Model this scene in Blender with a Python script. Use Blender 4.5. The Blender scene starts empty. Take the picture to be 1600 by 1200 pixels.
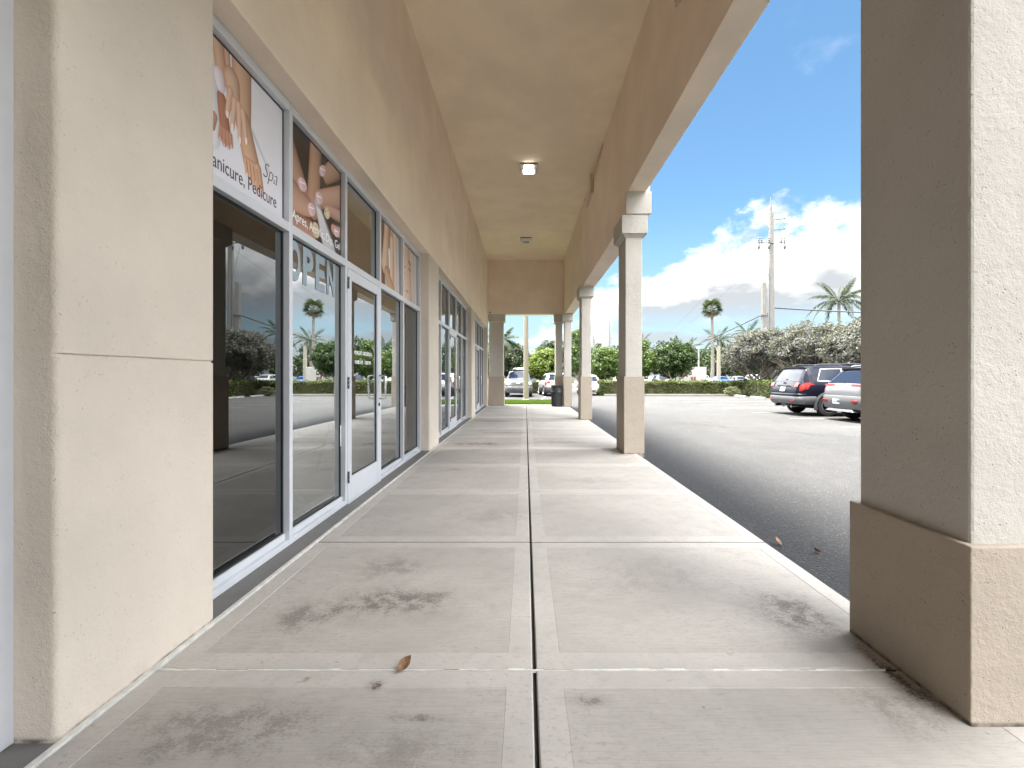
import bpy, bmesh, math, random
import numpy as np
from mathutils import Vector, Matrix

random.seed(7)
RNG = np.random.default_rng(11)
S = bpy.context.scene
C = S.collection
PI = math.pi

# ------------------------------------------------------------------ camera
cam_data = bpy.data.cameras.new('camera')
cam = bpy.data.objects.new('camera', cam_data)
C.objects.link(cam)
cam.location = (0, 0, 1.35)
cam.rotation_euler = (PI / 2, 0, 0)
cam_data.sensor_width = 36.0
cam_data.lens = 711 / 1600 * 36.0
cam_data.shift_x = -21 / 1600
cam_data.shift_y = -12 / 1600
cam_data.clip_start = 0.05
cam_data.clip_end = 3000
S.camera = cam

# ------------------------------------------------------------------ exposure
S.view_settings.view_transform = 'Standard'
S.view_settings.look = 'None'
S.view_settings.gamma = 1.0
S.view_settings.use_curve_mapping = False
S.view_settings.exposure = 4.02
S.render.engine = 'CYCLES'
S.cycles.use_denoising = True
try:
    S.cycles.denoiser = 'OPENIMAGEDENOISE'
    S.cycles.denoising_input_passes = 'RGB_ALBEDO_NORMAL'
    S.cycles.denoising_prefilter = 'ACCURATE'
except Exception:
    pass
S.cycles.max_bounces = 10
S.cycles.diffuse_bounces = 6
S.cycles.glossy_bounces = 4
S.cycles.transparent_max_bounces = 16
S.cycles.caustics_reflective = False
S.cycles.caustics_refractive = False
S.cycles.sample_clamp_indirect = 6.0

# ------------------------------------------------------------------ sun
SUN_DIR = Vector((-0.13, -0.04, 0.985)).normalized()      # towards the sun
sun_data = bpy.data.lights.new('sun', 'SUN')
sun_data.energy = 2.0
sun_data.angle = math.radians(13)
sun_data.color = (1.0, 0.95, 0.87)
sun = bpy.data.objects.new('sun', sun_data)
C.objects.link(sun)
sun.rotation_euler = SUN_DIR.to_track_quat('Z', 'Y').to_euler()


# ------------------------------------------------------------------ node helper
class NT:
    def __init__(self, tree):
        self.t = tree
        self.t.nodes.clear()

    def n(self, typ, **kw):
        nd = self.t.nodes.new(typ)
        for k, v in kw.items():
            setattr(nd, k, v)
        return nd

    def put(self, sock, v):
        if isinstance(v, bpy.types.NodeSocket):
            self.t.links.new(v, sock)
        elif v is not None:
            if sock.type == 'RGBA' and not hasattr(v, '__len__'):
                v = (v, v, v, 1)
            elif sock.type == 'RGBA' and len(v) == 3:
                v = (*v, 1)
            sock.default_value = v

    def math(self, op, a, b=None, c=None, clamp=False):
        nd = self.n('ShaderNodeMath', operation=op, use_clamp=clamp)
        for i, v in enumerate((a, b, c)):
            if v is not None:
                self.put(nd.inputs[i], v)
        return nd.outputs[0]

    def vmath(self, op, a, b=None, scale=None):
        nd = self.n('ShaderNodeVectorMath', operation=op)
        self.put(nd.inputs[0], a)
        if b is not None:
            self.put(nd.inputs[1], b)
        if scale is not None:
            self.put(nd.inputs[3], scale)
        return nd.outputs[0]

    def mix(self, f, a, b, blend='MIX'):
        nd = self.n('ShaderNodeMix', data_type='RGBA', blend_type=blend)
        self.put(nd.inputs[0], f)
        self.put(nd.inputs[6], a)
        self.put(nd.inputs[7], b)
        return nd.outputs[2]

    def noise(self, vec, scale, detail=4, rough=0.55, dist=0.0):
        nd = self.n('ShaderNodeTexNoise')
        if vec is not None:
            self.put(nd.inputs['Vector'], vec)
        nd.inputs['Scale'].default_value = scale
        nd.inputs['Detail'].default_value = detail
        nd.inputs['Roughness'].default_value = rough
        nd.inputs['Distortion'].default_value = dist
        return nd.outputs[0]

    def voronoi(self, vec, scale, feature='F1'):
        nd = self.n('ShaderNodeTexVoronoi', feature=feature)
        self.put(nd.inputs['Vector'], vec)
        nd.inputs['Scale'].default_value = scale
        return nd.outputs[0]

    def ramp(self, f, a, b, lo=0.0, hi=1.0):
        nd = self.n('ShaderNodeMapRange', interpolation_type='SMOOTHSTEP')
        self.put(nd.inputs[0], f)
        for i, v in enumerate((a, b, lo, hi)):
            nd.inputs[i + 1].default_value = v
        return nd.outputs[0]

    def scale(self, vec, s):
        return self.vmath('MULTIPLY', vec, s)

    def pos(self):
        return self.n('ShaderNodeNewGeometry').outputs['Position']

    def obj(self):
        return self.n('ShaderNodeTexCoord').outputs['Object']

    def sep(self, v):
        nd = self.n('ShaderNodeSeparateXYZ')
        self.put(nd.inputs[0], v)
        return nd.outputs

    def comb(self, x, y, z):
        nd = self.n('ShaderNodeCombineXYZ')
        for i, v in enumerate((x, y, z)):
            self.put(nd.inputs[i], v)
        return nd.outputs[0]

    def bump(self, h, strength=0.3, dist=0.01):
        nd = self.n('ShaderNodeBump')
        self.put(nd.inputs['Height'], h)
        nd.inputs['Strength'].default_value = strength
        nd.inputs['Distance'].default_value = dist
        return nd.outputs[0]

    def bsdf(self, color, rough=0.6, metal=0.0, normal=None, spec=0.5, coat=0.0, **kw):
        nd = self.n('ShaderNodeBsdfPrincipled')
        self.put(nd.inputs['Base Color'], color)
        self.put(nd.inputs['Roughness'], rough)
        self.put(nd.inputs['Metallic'], metal)
        nd.inputs['Specular IOR Level'].default_value = spec
        nd.inputs['Coat Weight'].default_value = coat
        nd.inputs['Coat Roughness'].default_value = 0.04
        if normal is not None:
            self.put(nd.inputs['Normal'], normal)
        for k, v in kw.items():
            self.put(nd.inputs[k], v)
        return nd.outputs[0]

    def out(self, shader):
        o = self.n('ShaderNodeOutputMaterial')
        self.t.links.new(shader, o.inputs[0])


M = {}


def new_mat(name):
    m = bpy.data.materials.new(name)
    m.use_nodes = True
    M[name] = m
    return NT(m.node_tree)


# ------------------------------------------------------------------ world: clear blue sky and cumulus
W = bpy.data.worlds.new('World')
S.world = W
W.use_nodes = True
w = NT(W.node_tree)
sky = w.n('ShaderNodeTexSky', sky_type='NISHITA')
sky.sun_disc = False
sky.sun_elevation = math.asin(SUN_DIR.z)
sky.sun_rotation = math.atan2(SUN_DIR.x, SUN_DIR.y)
sky.air_density = 1.0
sky.dust_density = 0.3
sky.ozone_density = 2.0
d = w.n('ShaderNodeTexCoord').outputs['Generated']
dx, dy, dz = w.sep(d)
az = w.math('ARCTAN2', dx, dy)
el = w.math('ARCSINE', w.math('MINIMUM', w.math('MAXIMUM', dz, -0.999), 0.999))
eld = w.math('MULTIPLY', el, 57.2958)
# cloud bank: a wavy skyline of cumulus all round, billowed with noise on the direction sphere
# (3D noise on the direction itself, so there is no seam)
dstretch = w.comb(dx, dy, w.math('MULTIPLY', dz, 1.5))
big = w.noise(dstretch, 3.4, 2, 0.5)
bil = w.noise(dstretch, 11.0, 8, 0.58)
lowb = w.noise(w.comb(dx, dy, w.math('MULTIPLY', dz, 7.0)), 4.0, 6, 0.55)
top = w.math('ADD', w.math('MULTIPLY', w.math('SINE', w.math('SUBTRACT', w.math('MULTIPLY', az, 5.0), 0.95)), 6.2), 10.6)
top = w.math('ADD', top, w.math('MULTIPLY', w.math('SUBTRACT', big, 0.5), 13.0))
top = w.math('ADD', top, w.math('MULTIPLY', w.math('SUBTRACT', bil, 0.5), 10.0))
dens = w.ramp(w.math('SUBTRACT', top, eld), -0.5, 1.5)
# thinner veils with blue gaps low down
gap = w.ramp(eld, 5.0, 9.0)
veil = w.ramp(lowb, 0.40, 0.58)
dens = w.math('MULTIPLY', dens, w.math('MAXIMUM', gap, w.math('MULTIPLY', veil, 0.85)))
# unseen bright cumulus higher up, added to light the walkway; cleared where the camera looks
puff = w.noise(w.vmath('ADD', w.comb(dx, dy, w.math('MULTIPLY', dz, 1.3)), (3.1, 0.4, 1.7)), 1.9, 8, 0.56)
gapd = w.n('ShaderNodeVectorMath', operation='DOT_PRODUCT')
w.put(gapd.inputs[0], d)
gapd.inputs[1].default_value = Vector((0.42, 0.80, 0.46)).normalized()
clear = w.ramp(gapd.outputs['Value'], 0.72, 0.96)
pv = w.math('SUBTRACT', puff, w.math('MULTIPLY', clear, 0.22))
pm = w.math('MULTIPLY', w.ramp(pv, 0.42, 0.54), w.ramp(eld, 8.0, 16.0))
wisp = w.math('MULTIPLY', w.ramp(w.noise(w.comb(dx, dy, w.math('MULTIPLY', dz, 1.8)), 6.0, 7, 0.6), 0.60, 0.76), w.ramp(eld, 40.0, 12.0))
# relief: brighter where the billow falls away towards the top, softly greyer at the flat bases
soft1 = w.noise(dstretch, 9.0, 3, 0.5)
soft2 = w.noise(w.vmath('ADD', dstretch, (0.0, 0.0, 0.06)), 9.0, 3, 0.5)
emb = w.math('MULTIPLY', w.math('SUBTRACT', soft1, soft2), 0.55)
depth = w.ramp(w.math('SUBTRACT', top, eld), 1.0, 11.0)
band = w.math('MULTIPLY', w.ramp(lowb, 0.38, 0.62, 0.0, 0.16), depth)
lum = w.math('SUBTRACT', w.math('SUBTRACT', w.math('ADD', 1.0, emb), w.math('MULTIPLY', depth, 0.16)), band)
lum = w.math('MAXIMUM', w.math('MINIMUM', lum, 1.06), 0.80)
cloudcol = w.mix(w.ramp(lum, 0.6, 1.0), (0.80, 0.90, 1.0), (1.0, 1.0, 1.0))
highcol = w.mix(w.ramp(pv, 0.45, 0.7), (22.0, 22.0, 21.7), (18.0, 18.0, 17.9))
cloudcol = w.vmath('SCALE', cloudcol, scale=w.math('MULTIPLY', w.math('POWER', lum, 3.2), 2.05))
skycol = w.vmath('MULTIPLY', sky.outputs[0], (0.228, 0.292, 0.290))
hz = w.ramp(eld, 20.0, -1.0, 0.0, 0.85)
skycol = w.mix(hz, skycol, (0.78, 1.0, 1.19))
dens = w.math('MAXIMUM', dens, w.math('MULTIPLY', wisp, 0.35))
skycol = w.mix(pm, skycol, highcol)
col = w.mix(dens, skycol, cloudcol)
bg = w.n('ShaderNodeBackground')
w.put(bg.inputs[0], col)
bg.inputs[1].default_value = 0.05
wo = w.n('ShaderNodeOutputWorld')
w.t.links.new(bg.outputs[0], wo.inputs[0])


# ------------------------------------------------------------------ mesh helpers
class MB:
    """collects simple shapes into one mesh"""

    def __init__(self):
        self.v, self.f, self.mi = [], [], []
        self.cur = 0

    def add(self, verts, faces):
        b = len(self.v)
        self.v += [tuple(p) for p in verts]
        for f in faces:
            self.f.append(tuple(b + i for i in f))
            self.mi.append(self.cur)
        return self

    def box(self, x0, x1, y0, y1, z0, z1):
        x0, x1 = min(x0, x1), max(x0, x1)
        y0, y1 = min(y0, y1), max(y0, y1)
        z0, z1 = min(z0, z1), max(z0, z1)
        return self.add([(x0, y0, z0), (x1, y0, z0), (x1, y1, z0), (x0, y1, z0), (x0, y0, z1), (x1, y0, z1), (x1, y1, z1), (x0, y1, z1)],
                        [(0, 3, 2, 1), (4, 5, 6, 7), (0, 1, 5, 4), (1, 2, 6, 5), (2, 3, 7, 6), (3, 0, 4, 7)])

    def frustum(self, x0, x1, y0, y1, z0, a0, a1, b0, b1, z1):
        return self.add([(x0, y0, z0), (x1, y0, z0), (x1, y1, z0), (x0, y1, z0), (a0, b0, z1), (a1, b0, z1), (a1, b1, z1), (a0, b1, z1)],
                        [(0, 3, 2, 1), (4, 5, 6, 7), (0, 1, 5, 4), (1, 2, 6, 5), (2, 3, 7, 6), (3, 0, 4, 7)])

    def prism(self, poly, axis, a, b):
        """poly: 2D points extruded along axis (0/1/2) from a to b"""
        def P(p, h):
            q = [p[0], p[1]]
            q.insert(axis, h)
            return q
        n = len(poly)
        vs = [P(p, a) for p in poly] + [P(p, b) for p in poly]
        fs = [tuple(range(n))[::-1], tuple(range(n, 2 * n))] + [(i, (i + 1) % n, n + (i + 1) % n, n + i) for i in range(n)]
        return self.add(vs, fs)

    def tube(self, pts, rad, seg=8, cap=True):
        pts = [Vector(p) for p in pts]
        if not hasattr(rad, '__len__'):
            rad = [rad] * len(pts)
        vs, fs = [], []
        prev = None
        for i, p in enumerate(pts):
            t = (pts[min(i + 1, len(pts) - 1)] - pts[max(i - 1, 0)]).normalized()
            if prev is None:
                u = t.orthogonal().normalized()
            else:
                u = (prev - t * prev.dot(t))
                u = u.normalized() if u.length > 1e-6 else t.orthogonal().normalized()
            prev = u
            vv = t.cross(u)
            for k in range(seg):
                a = 2 * PI * k / seg
                vs.append(p + (u * math.cos(a) + vv * math.sin(a)) * rad[i])
        for i in range(len(pts) - 1):
            for k in range(seg):
                k2 = (k + 1) % seg
                fs.append((i * seg + k, i * seg + k2, (i + 1) * seg + k2, (i + 1) * seg + k))
        if cap:
            fs.append(tuple(range(seg))[::-1])
            n = (len(pts) - 1) * seg
            fs.append(tuple(range(n, n + seg)))
        return self.add(vs, fs)

    def lathe(self, prof, seg=24, axis='z', cx=0, cy=0, cz=0):
        """prof: (r, h) points; revolved"""
        vs, fs = [], []
        for r, h in prof:
            for k in range(seg):
                a = 2 * PI * k / seg
                c, s = r * math.cos(a), r * math.sin(a)
                vs.append((cx + c, cy + s, cz + h) if axis == 'z' else (cx + c, cy + h, cz + s))
        m = len(prof)
        for i in range(m - 1):
            for k in range(seg):
                k2 = (k + 1) % seg
                q = (i * seg + k, i * seg + k2, (i + 1) * seg + k2, (i + 1) * seg + k)
                fs.append(q if axis == 'z' else q[::-1])
        fs.append(tuple(range(seg))[::-1] if axis == 'z' else tuple(range(seg)))
        e = tuple(range((m - 1) * seg, m * seg))
        fs.append(e if axis == 'z' else e[::-1])
        return self.add(vs, fs)

    def mesh(self, name, mats, smooth=None, bevel=None, seg=1):
        me = bpy.data.meshes.new(name)
        me.from_pydata(self.v, [], self.f)
        if not isinstance(mats, (list, tuple)):
            mats = [mats]
        for m in mats:
            me.materials.append(M[m] if isinstance(m, str) else m)
        if len(mats) > 1:
            me.polygons.foreach_set('material_index', self.mi)
        if bevel:
            bm = bmesh.new()
            bm.from_mesh(me)
            bmesh.ops.bevel(bm, geom=list(bm.edges), offset=bevel, segments=seg, affect='EDGES', profile=0.5)
            bm.to_mesh(me)
            bm.free()
        if smooth is not None:
            me.polygons.foreach_set('use_smooth', [True] * len(me.polygons))
            me.set_sharp_from_angle(angle=math.radians(smooth))
        me.update()
        return me

    def build(self, name, mats, parent=None, smooth=None, bevel=None, seg=1, loc=None, **props):
        return link(name, self.mesh(name, mats, smooth, bevel, seg), parent, loc, **props)


def link(name, data, parent=None, loc=None, rot=None, **props):
    o = bpy.data.objects.new(name, data)
    C.objects.link(o)
    if parent is not None:
        o.parent = parent
    if loc is not None:
        o.location = loc
    if rot is not None:
        o.rotation_euler = rot
    for k, v in props.items():
        if v:
            o[k] = v
    return o


def thing(name, label, category, loc=(0, 0, 0), rz=0.0, group=None):
    o = link(name, None, None, loc, (0, 0, rz), label=label, category=category, group=group)
    o.empty_display_size = 0.2
    return o


def copy_tree(o, parent=None):
    c = o.copy()
    C.objects.link(c)
    if parent is not None:
        c.parent = parent
    for ch in list(o.children):
        copy_tree(ch, c)
    return c


def text_mesh(name, s, size, mat, depth=0.0015, offset=0.0, shear=0.0, width=None, space=1.0):
    cu = bpy.data.curves.new(name, 'FONT')
    cu.body = s
    cu.size = size
    cu.extrude = depth
    cu.offset = offset
    cu.shear = shear
    cu.space_character = space
    cu.resolution_u = 3
    tmp = bpy.data.objects.new(name, cu)
    C.objects.link(tmp)
    dg = bpy.context.evaluated_depsgraph_get()
    me = bpy.data.meshes.new_from_object(tmp.evaluated_get(dg))
    bpy.data.objects.remove(tmp)
    bpy.data.curves.remove(cu)
    me.name = name
    me.materials.clear()
    me.materials.append(M[mat])
    if width:
        xs = [v.co.x for v in me.vertices]
        k = width / (max(xs) - min(xs))
        x0 = min(xs)
        for v in me.vertices:
            v.co.x = (v.co.x - x0) * k
    return me


WALL_TEXT = Matrix(((0, 0, 1, 0), (1, 0, 0, 0), (0, 1, 0, 0), (0, 0, 0, 1)))   # local x -> +Y, y -> +Z, faces +X


def wall_text(name, s, size, mat, x, y, z, parent, tilt=0.0, **kw):
    me = text_mesh(name, s, size, mat, **kw)
    me.transform(Matrix.Translation((x, y, z)) @ Matrix.Rotation(tilt, 4, 'X') @ WALL_TEXT)
    return link(name, me, parent)

# ------------------------------------------------------------------ materials
def stucco(name, col, speck=0.5, bump=0.35, fine=1.0):
    t = new_mat(name)
    p = t.pos()
    n1 = t.noise(p, 1.1, 4, 0.6)
    n2 = t.noise(p, 140 * fine, 3, 0.7)
    pits = t.voronoi(p, 58 * fine)
    pn = t.noise(p, 16, 3, 0.6)
    c = t.mix(t.ramp(n1, 0.3, 0.75), tuple(x * 0.93 for x in col), tuple(min(1, x * 1.05) for x in col))
    spots = t.math('MULTIPLY', t.ramp(pits, 0.24, 0.08), t.ramp(pn, 0.50, 0.66))
    c = t.mix(t.math('MULTIPLY', spots, speck), c, tuple(x * 0.45 for x in col))
    # faint rain streaks running down
    st = t.noise(t.scale(p, (5.0, 5.0, 0.35)), 2.2, 4, 0.6)
    c = t.mix(t.ramp(st, 0.55, 0.85, 0, 0.07), c, tuple(x * 0.72 for x in col))
    # a dark line of grime where the stucco meets the paving
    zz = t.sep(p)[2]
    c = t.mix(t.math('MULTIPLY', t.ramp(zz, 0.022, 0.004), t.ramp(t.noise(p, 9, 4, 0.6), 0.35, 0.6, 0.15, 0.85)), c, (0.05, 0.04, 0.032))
    # splash dirt close to the paving
    z = t.sep(p)[2]
    dirt = t.math('MULTIPLY', t.ramp(z, 0.09, 0.0), t.ramp(t.noise(p, 7, 5, 0.65), 0.4, 0.75, 0.02, 0.28))
    c = t.mix(dirt, c, (0.16, 0.13, 0.10))
    h = t.math('ADD', t.math('MULTIPLY', n2, 0.5), t.math('ADD', t.math('MULTIPLY', spots, -1.2), t.math('ADD', t.math('MULTIPLY', t.noise(p, 45 * fine, 2, 0.5), 0.7), t.math('MULTIPLY', t.noise(p, 11, 4, 0.6), 1.6))))
    t.out(t.bsdf(c, 0.86, normal=t.bump(h, bump, 0.010), spec=0.25))


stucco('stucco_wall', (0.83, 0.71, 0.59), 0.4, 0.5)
stucco('stucco_pier', (0.625, 0.548, 0.468), 0.4, 0.5)  # the wall paint again, darkened to offset the stronger skylight on the piers
stucco('stucco_tan', (0.40, 0.34, 0.278), 0.75, 0.6)
stucco('stucco_light', (0.49, 0.46, 0.42), 0.75, 0.6)
stucco('stucco_ceiling', (0.85, 0.725, 0.565), 0.1, 0.15)
stucco('white_render', (0.24, 0.237, 0.233), 0.1, 0.15)


def plain(name, col, rough=0.5, metal=0.0, coat=0.0, spec=0.5, var=0.08, scale=9.0):
    t = new_mat(name)
    n = t.noise(t.obj(), scale, 4, 0.6)
    c = t.mix(t.ramp(n, 0.3, 0.7), tuple(x * (1 - var) for x in col), tuple(min(1.0, x * (1 + var)) for x in col))
    r = t.math('ADD', t.math('MULTIPLY', t.math('SUBTRACT', n, 0.5), 0.15), rough, clamp=True)
    t.out(t.bsdf(c, r, metal, spec=spec, coat=coat))


plain('aluminium', (0.58, 0.595, 0.635), 0.36, 0.15, var=0.02)
plain('steel', (0.6, 0.6, 0.6), 0.25, 1.0)
plain('gasket', (0.015, 0.016, 0.018), 0.5)
plain('hinge_metal', (0.12, 0.11, 0.10), 0.4, 0.6)
plain('white_paint', (0.78, 0.78, 0.76), 0.5)
plain('pale_vinyl', (0.27, 0.33, 0.37), 0.45)
plain('white_vinyl', (0.85, 0.85, 0.85), 0.45)
plain('ink_dark', (0.03, 0.025, 0.035), 0.5)
plain('black_plastic', (0.018, 0.018, 0.02), 0.45)
plain('bin_plastic', (0.022, 0.023, 0.025), 0.55, var=0.3)
plain('caulk', (0.58, 0.565, 0.53), 0.7, var=0.15, scale=14)
plain('interior_white', (0.62, 0.60, 0.56), 0.7)
plain('interior_floor', (0.20, 0.17, 0.15), 0.35)
plain('pale_wood', (0.62, 0.50, 0.34), 0.5)
plain('pole_paint', (0.16, 0.142, 0.112), 0.6)
plain('pole_white', (0.2, 0.2, 0.195), 0.6)
plain('tan_paint', (0.50, 0.40, 0.30), 0.6)
plain('wire', (0.03, 0.03, 0.035), 0.6)
plain('dark_metal', (0.10, 0.10, 0.11), 0.5, 0.7)
plain('leaf_brown', (0.16, 0.08, 0.035), 0.6, var=0.4, scale=60)
plain('red_brown', (0.10, 0.022, 0.014), 0.6)
plain('joint_dark', (0.05, 0.047, 0.043), 0.9)
plain('fixture_white', (0.72, 0.72, 0.70), 0.4)
plain('grey_plastic', (0.16, 0.165, 0.17), 0.55)


def glass(name, tint, ior=2.1, rough=0.0):
    t = new_mat(name)
    fr = t.n('ShaderNodeFresnel')
    fr.inputs['IOR'].default_value = ior
    g = t.n('ShaderNodeNewGeometry')
    f = t.math('MULTIPLY', fr.outputs[0], t.math('SUBTRACT', 1.0, g.outputs['Backfacing']))
    tr = t.n('ShaderNodeBsdfTransparent')
    t.put(tr.inputs[0], tint)
    gl = t.n('ShaderNodeBsdfGlossy')
    t.put(gl.inputs[0], (0.94, 0.97, 0.98))
    gl.inputs['Roughness'].default_value = rough
    mx = t.n('ShaderNodeMixShader')
    t.put(mx.inputs[0], f)
    t.t.links.new(tr.outputs[0], mx.inputs[1])
    t.t.links.new(gl.outputs[0], mx.inputs[2])
    t.out(mx.outputs[0])


glass('glass_clear', (0.60, 0.64, 0.63), 11.0)
glass('glass_film', (0.10, 0.09, 0.085), 2.35)

# lit lens of the first ceiling lamp
t = new_mat('lamp_lit')
em = t.n('ShaderNodeEmission')
em.inputs[0].default_value = (1.0, 0.95, 0.88, 1)
em.inputs[1].default_value = 1.0
t.out(em.outputs[0])


# concrete: broomed field and trowelled margin, with stains in world space
def concrete(name, col, broom):
    t = new_mat(name)
    p = t.pos()
    px, py, pz = t.sep(p)
    n1 = t.noise(p, 0.9, 5, 0.62)
    n2 = t.noise(p, 7, 5, 0.65)
    streak = t.noise(t.scale(p, (1.6, 46.0, 1.0)), 3.0, 5, 0.7)
    grain = t.noise(p, 170, 2, 0.6)
    c = t.mix(t.ramp(n1, 0.25, 0.75), tuple(x * 0.86 for x in col), tuple(x * 1.10 for x in col))
    c = t.mix(t.ramp(n2, 0.45, 0.75, 0, 0.30), c, tuple(x * 0.66 for x in col))
    fm = t.noise(t.scale(p, (1.0, 1.7, 1.0)), 30, 5, 0.75)
    c = t.mix(t.math('MULTIPLY', t.ramp(fm, 0.50, 0.72), t.ramp(n1, 0.35, 0.65, 0.15, 0.65)), c, tuple(x * 0.52 for x in col))
    if broom:
        st2 = t.noise(t.scale(p, (2.2, 110.0, 1.0)), 3.0, 3, 0.7)
        c = t.mix(t.ramp(st2, 0.52, 0.74, 0, 0.42), c, tuple(x * 0.55 for x in col))
        c = t.mix(t.ramp(streak, 0.45, 0.75, 0, 0.5), c, tuple(x * 0.60 for x in col))
    c = t.mix(t.ramp(grain, 0.55, 0.8, 0, 0.22), c, tuple(x * 0.5 for x in col))
    # stains with their own places and ragged outlines
    wob = t.math('MULTIPLY', t.math('SUBTRACT', t.noise(p, 2.6, 6, 0.65), 0.5), 1.5)

    def blot(x, y, rx, ry, amt, stain=(0.13, 0.115, 0.10)):
        nonlocal c
        q = t.math('ADD', t.math('POWER', t.math('DIVIDE', t.math('SUBTRACT', px, x), rx), 2),
                   t.math('POWER', t.math('DIVIDE', t.math('SUBTRACT', py, y), ry), 2))
        q = t.math('ADD', t.math('SQRT', q), wob)
        m = t.math('MULTIPLY', t.ramp(q, 1.25, 0.1), mott)
        spk = t.ramp(t.math('ADD', fine, t.math('MULTIPLY', m, 0.34)), 0.66, 0.80)
        c = t.mix(t.math('ADD', t.math('MULTIPLY', m, amt * 0.62), t.math('MULTIPLY', t.math('MULTIPLY', spk, m), amt * 0.95), clamp=True), c, stain)
    mott = t.ramp(t.noise(p, 8.0, 6, 0.7), 0.28, 0.62, 0.25, 1.0)
    fine = t.noise(t.scale(p, (1.0, 1.5, 1.0)), 62, 4, 0.75)
    blot(-0.66, 1.99, 0.045, 0.04, 0.8, (0.11, 0.085, 0.065))
    blot(-0.98, 2.03, 0.03, 0.03, 0.6, (0.2, 0.15, 0.1))
    blot(-0.85, 2.72, 0.55, 0.30, 0.62)
    blot(-1.25, 2.55, 0.30, 0.30, 0.45)
    blot(-1.15, 1.75, 0.6, 0.25, 0.42)
    blot(-0.45, 1.62, 0.45, 0.18, 0.3)
    blot(1.52, 2.62, 0.28, 0.42, 0.6)
    blot(1.50, 1.85, 0.30, 0.25, 0.35)
    blot(-0.95, 3.25, 0.4, 0.3, 0.35)
    blot(-0.9, 9.1, 0.75, 0.28, 0.65, (0.12, 0.10, 0.08))
    blot(0.75, 9.3, 0.8, 0.22, 0.45, (0.20, 0.16, 0.12))
    blot(-0.4, 10.9, 0.8, 0.25, 0.4)
    blot(-1.0, 6.6, 0.22, 0.10, 0.45, (0.24, 0.18, 0.12))
    blot(-0.9, 13.6, 0.8, 0.4, 0.35)
    blot(1.6, 8.0, 0.2, 0.3, 0.6)
    blot(1.67, 2.08, 0.07, 0.42, 0.75, (0.09, 0.07, 0.055))
    blot(0.25, 1.90, 0.12, 0.05, 0.5)
    blot(-0.42, 1.80, 0.16, 0.03, 0.6)
    blot(0.9, 3.1, 0.5, 0.5, 0.18)
    blot(-0.3, 4.4, 0.7, 0.4, 0.2)
    blot(0.9, 5.9, 0.6, 0.3, 0.2)
    # small scuffs and drips
    sc = t.math('MULTIPLY', t.ramp(t.noise(t.scale(p, (0.7, 1.6, 1.0)), 15, 3, 0.55), 0.66, 0.74), t.ramp(t.noise(p, 1.7, 2), 0.48, 0.62))
    c = t.mix(t.math('MULTIPLY', sc, 0.5), c, (0.15, 0.13, 0.11))
    # crumbs and gum spots
    sp = t.math('MULTIPLY', t.ramp(t.voronoi(p, 9.0), 0.085, 0.03), t.ramp(t.noise(p, 3.0, 2), 0.55, 0.62))
    c = t.mix(t.math('MULTIPLY', sp, 0.7), c, (0.10, 0.09, 0.08))
    h = t.math('ADD', t.math('MULTIPLY', streak, 1.0 if broom else 0.15), t.math('MULTIPLY', grain, 0.5))
    t.out(t.bsdf(c, 0.82, normal=t.bump(h, 0.22 if broom else 0.10, 0.004), spec=0.3))


concrete('concrete_broomed', (0.395, 0.368, 0.334), True)
concrete('concrete_margin', (0.428, 0.40, 0.366), False)
concrete('concrete_kerb', (0.15, 0.142, 0.128), False)
concrete('concrete_dark', (0.17, 0.165, 0.16), False)

t = new_mat('concrete_pole')
p = t.obj()
n = t.noise(t.scale(p, (6, 6, 1.2)), 2.0, 5, 0.65)
c = t.mix(t.ramp(n, 0.3, 0.75), (0.10, 0.096, 0.088), (0.15, 0.143, 0.13))
t.out(t.bsdf(c, 0.85, normal=t.bump(t.noise(p, 60, 2), 0.2, 0.01)))

t = new_mat('asphalt')
p = t.pos()
px, py, pz = t.sep(p)
n1 = t.noise(p, 0.35, 5, 0.62)
n2 = t.noise(p, 2.2, 5, 0.65)
g = t.noise(p, 48, 4, 0.75)
g2 = t.voronoi(p, 46)
c = t.mix(t.ramp(n1, 0.3, 0.72), (0.024, 0.0238, 0.0238), (0.038, 0.0374, 0.0367))
c = t.mix(t.ramp(n2, 0.4, 0.75, 0, 0.35), c, (0.05, 0.05, 0.051))
# darker strip along the kerb, fading out raggedly across the lot
strip_x = t.math('ADD', t.math('ADD', px, t.math('MULTIPLY', t.math('SUBTRACT', n2, 0.5), 3.2)), t.math('MULTIPLY', t.math('SUBTRACT', t.noise(p, 11, 5, 0.7), 0.5), 2.2))
c = t.mix(t.ramp(strip_x, 6.2, 2.4, 0, 0.85), c, (0.021, 0.021, 0.0222))
c = t.mix(t.math('MULTIPLY', t.ramp(g2, 0.05, 0.42, 0.5, 0), t.ramp(t.noise(p, 21, 2), 0.35, 0.6)), c, (0.20, 0.196, 0.19))
c = t.mix(t.ramp(g, 0.48, 0.68, 0, 0.6), c, (0.014, 0.014, 0.015))
oil = t.math('MULTIPLY', t.ramp(t.noise(p, 0.9, 4, 0.6), 0.60, 0.74), t.ramp(px, 9.0, 11.0))
c = t.mix(t.math('MULTIPLY', oil, 0.6), c, (0.016, 0.016, 0.016))
tyre = t.noise(t.scale(p, (2.2, 0.16, 1.0)), 1.4, 4, 0.6)
c = t.mix(t.ramp(tyre, 0.52, 0.75, 0, 0.35), c, (0.022, 0.022, 0.022))
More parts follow.
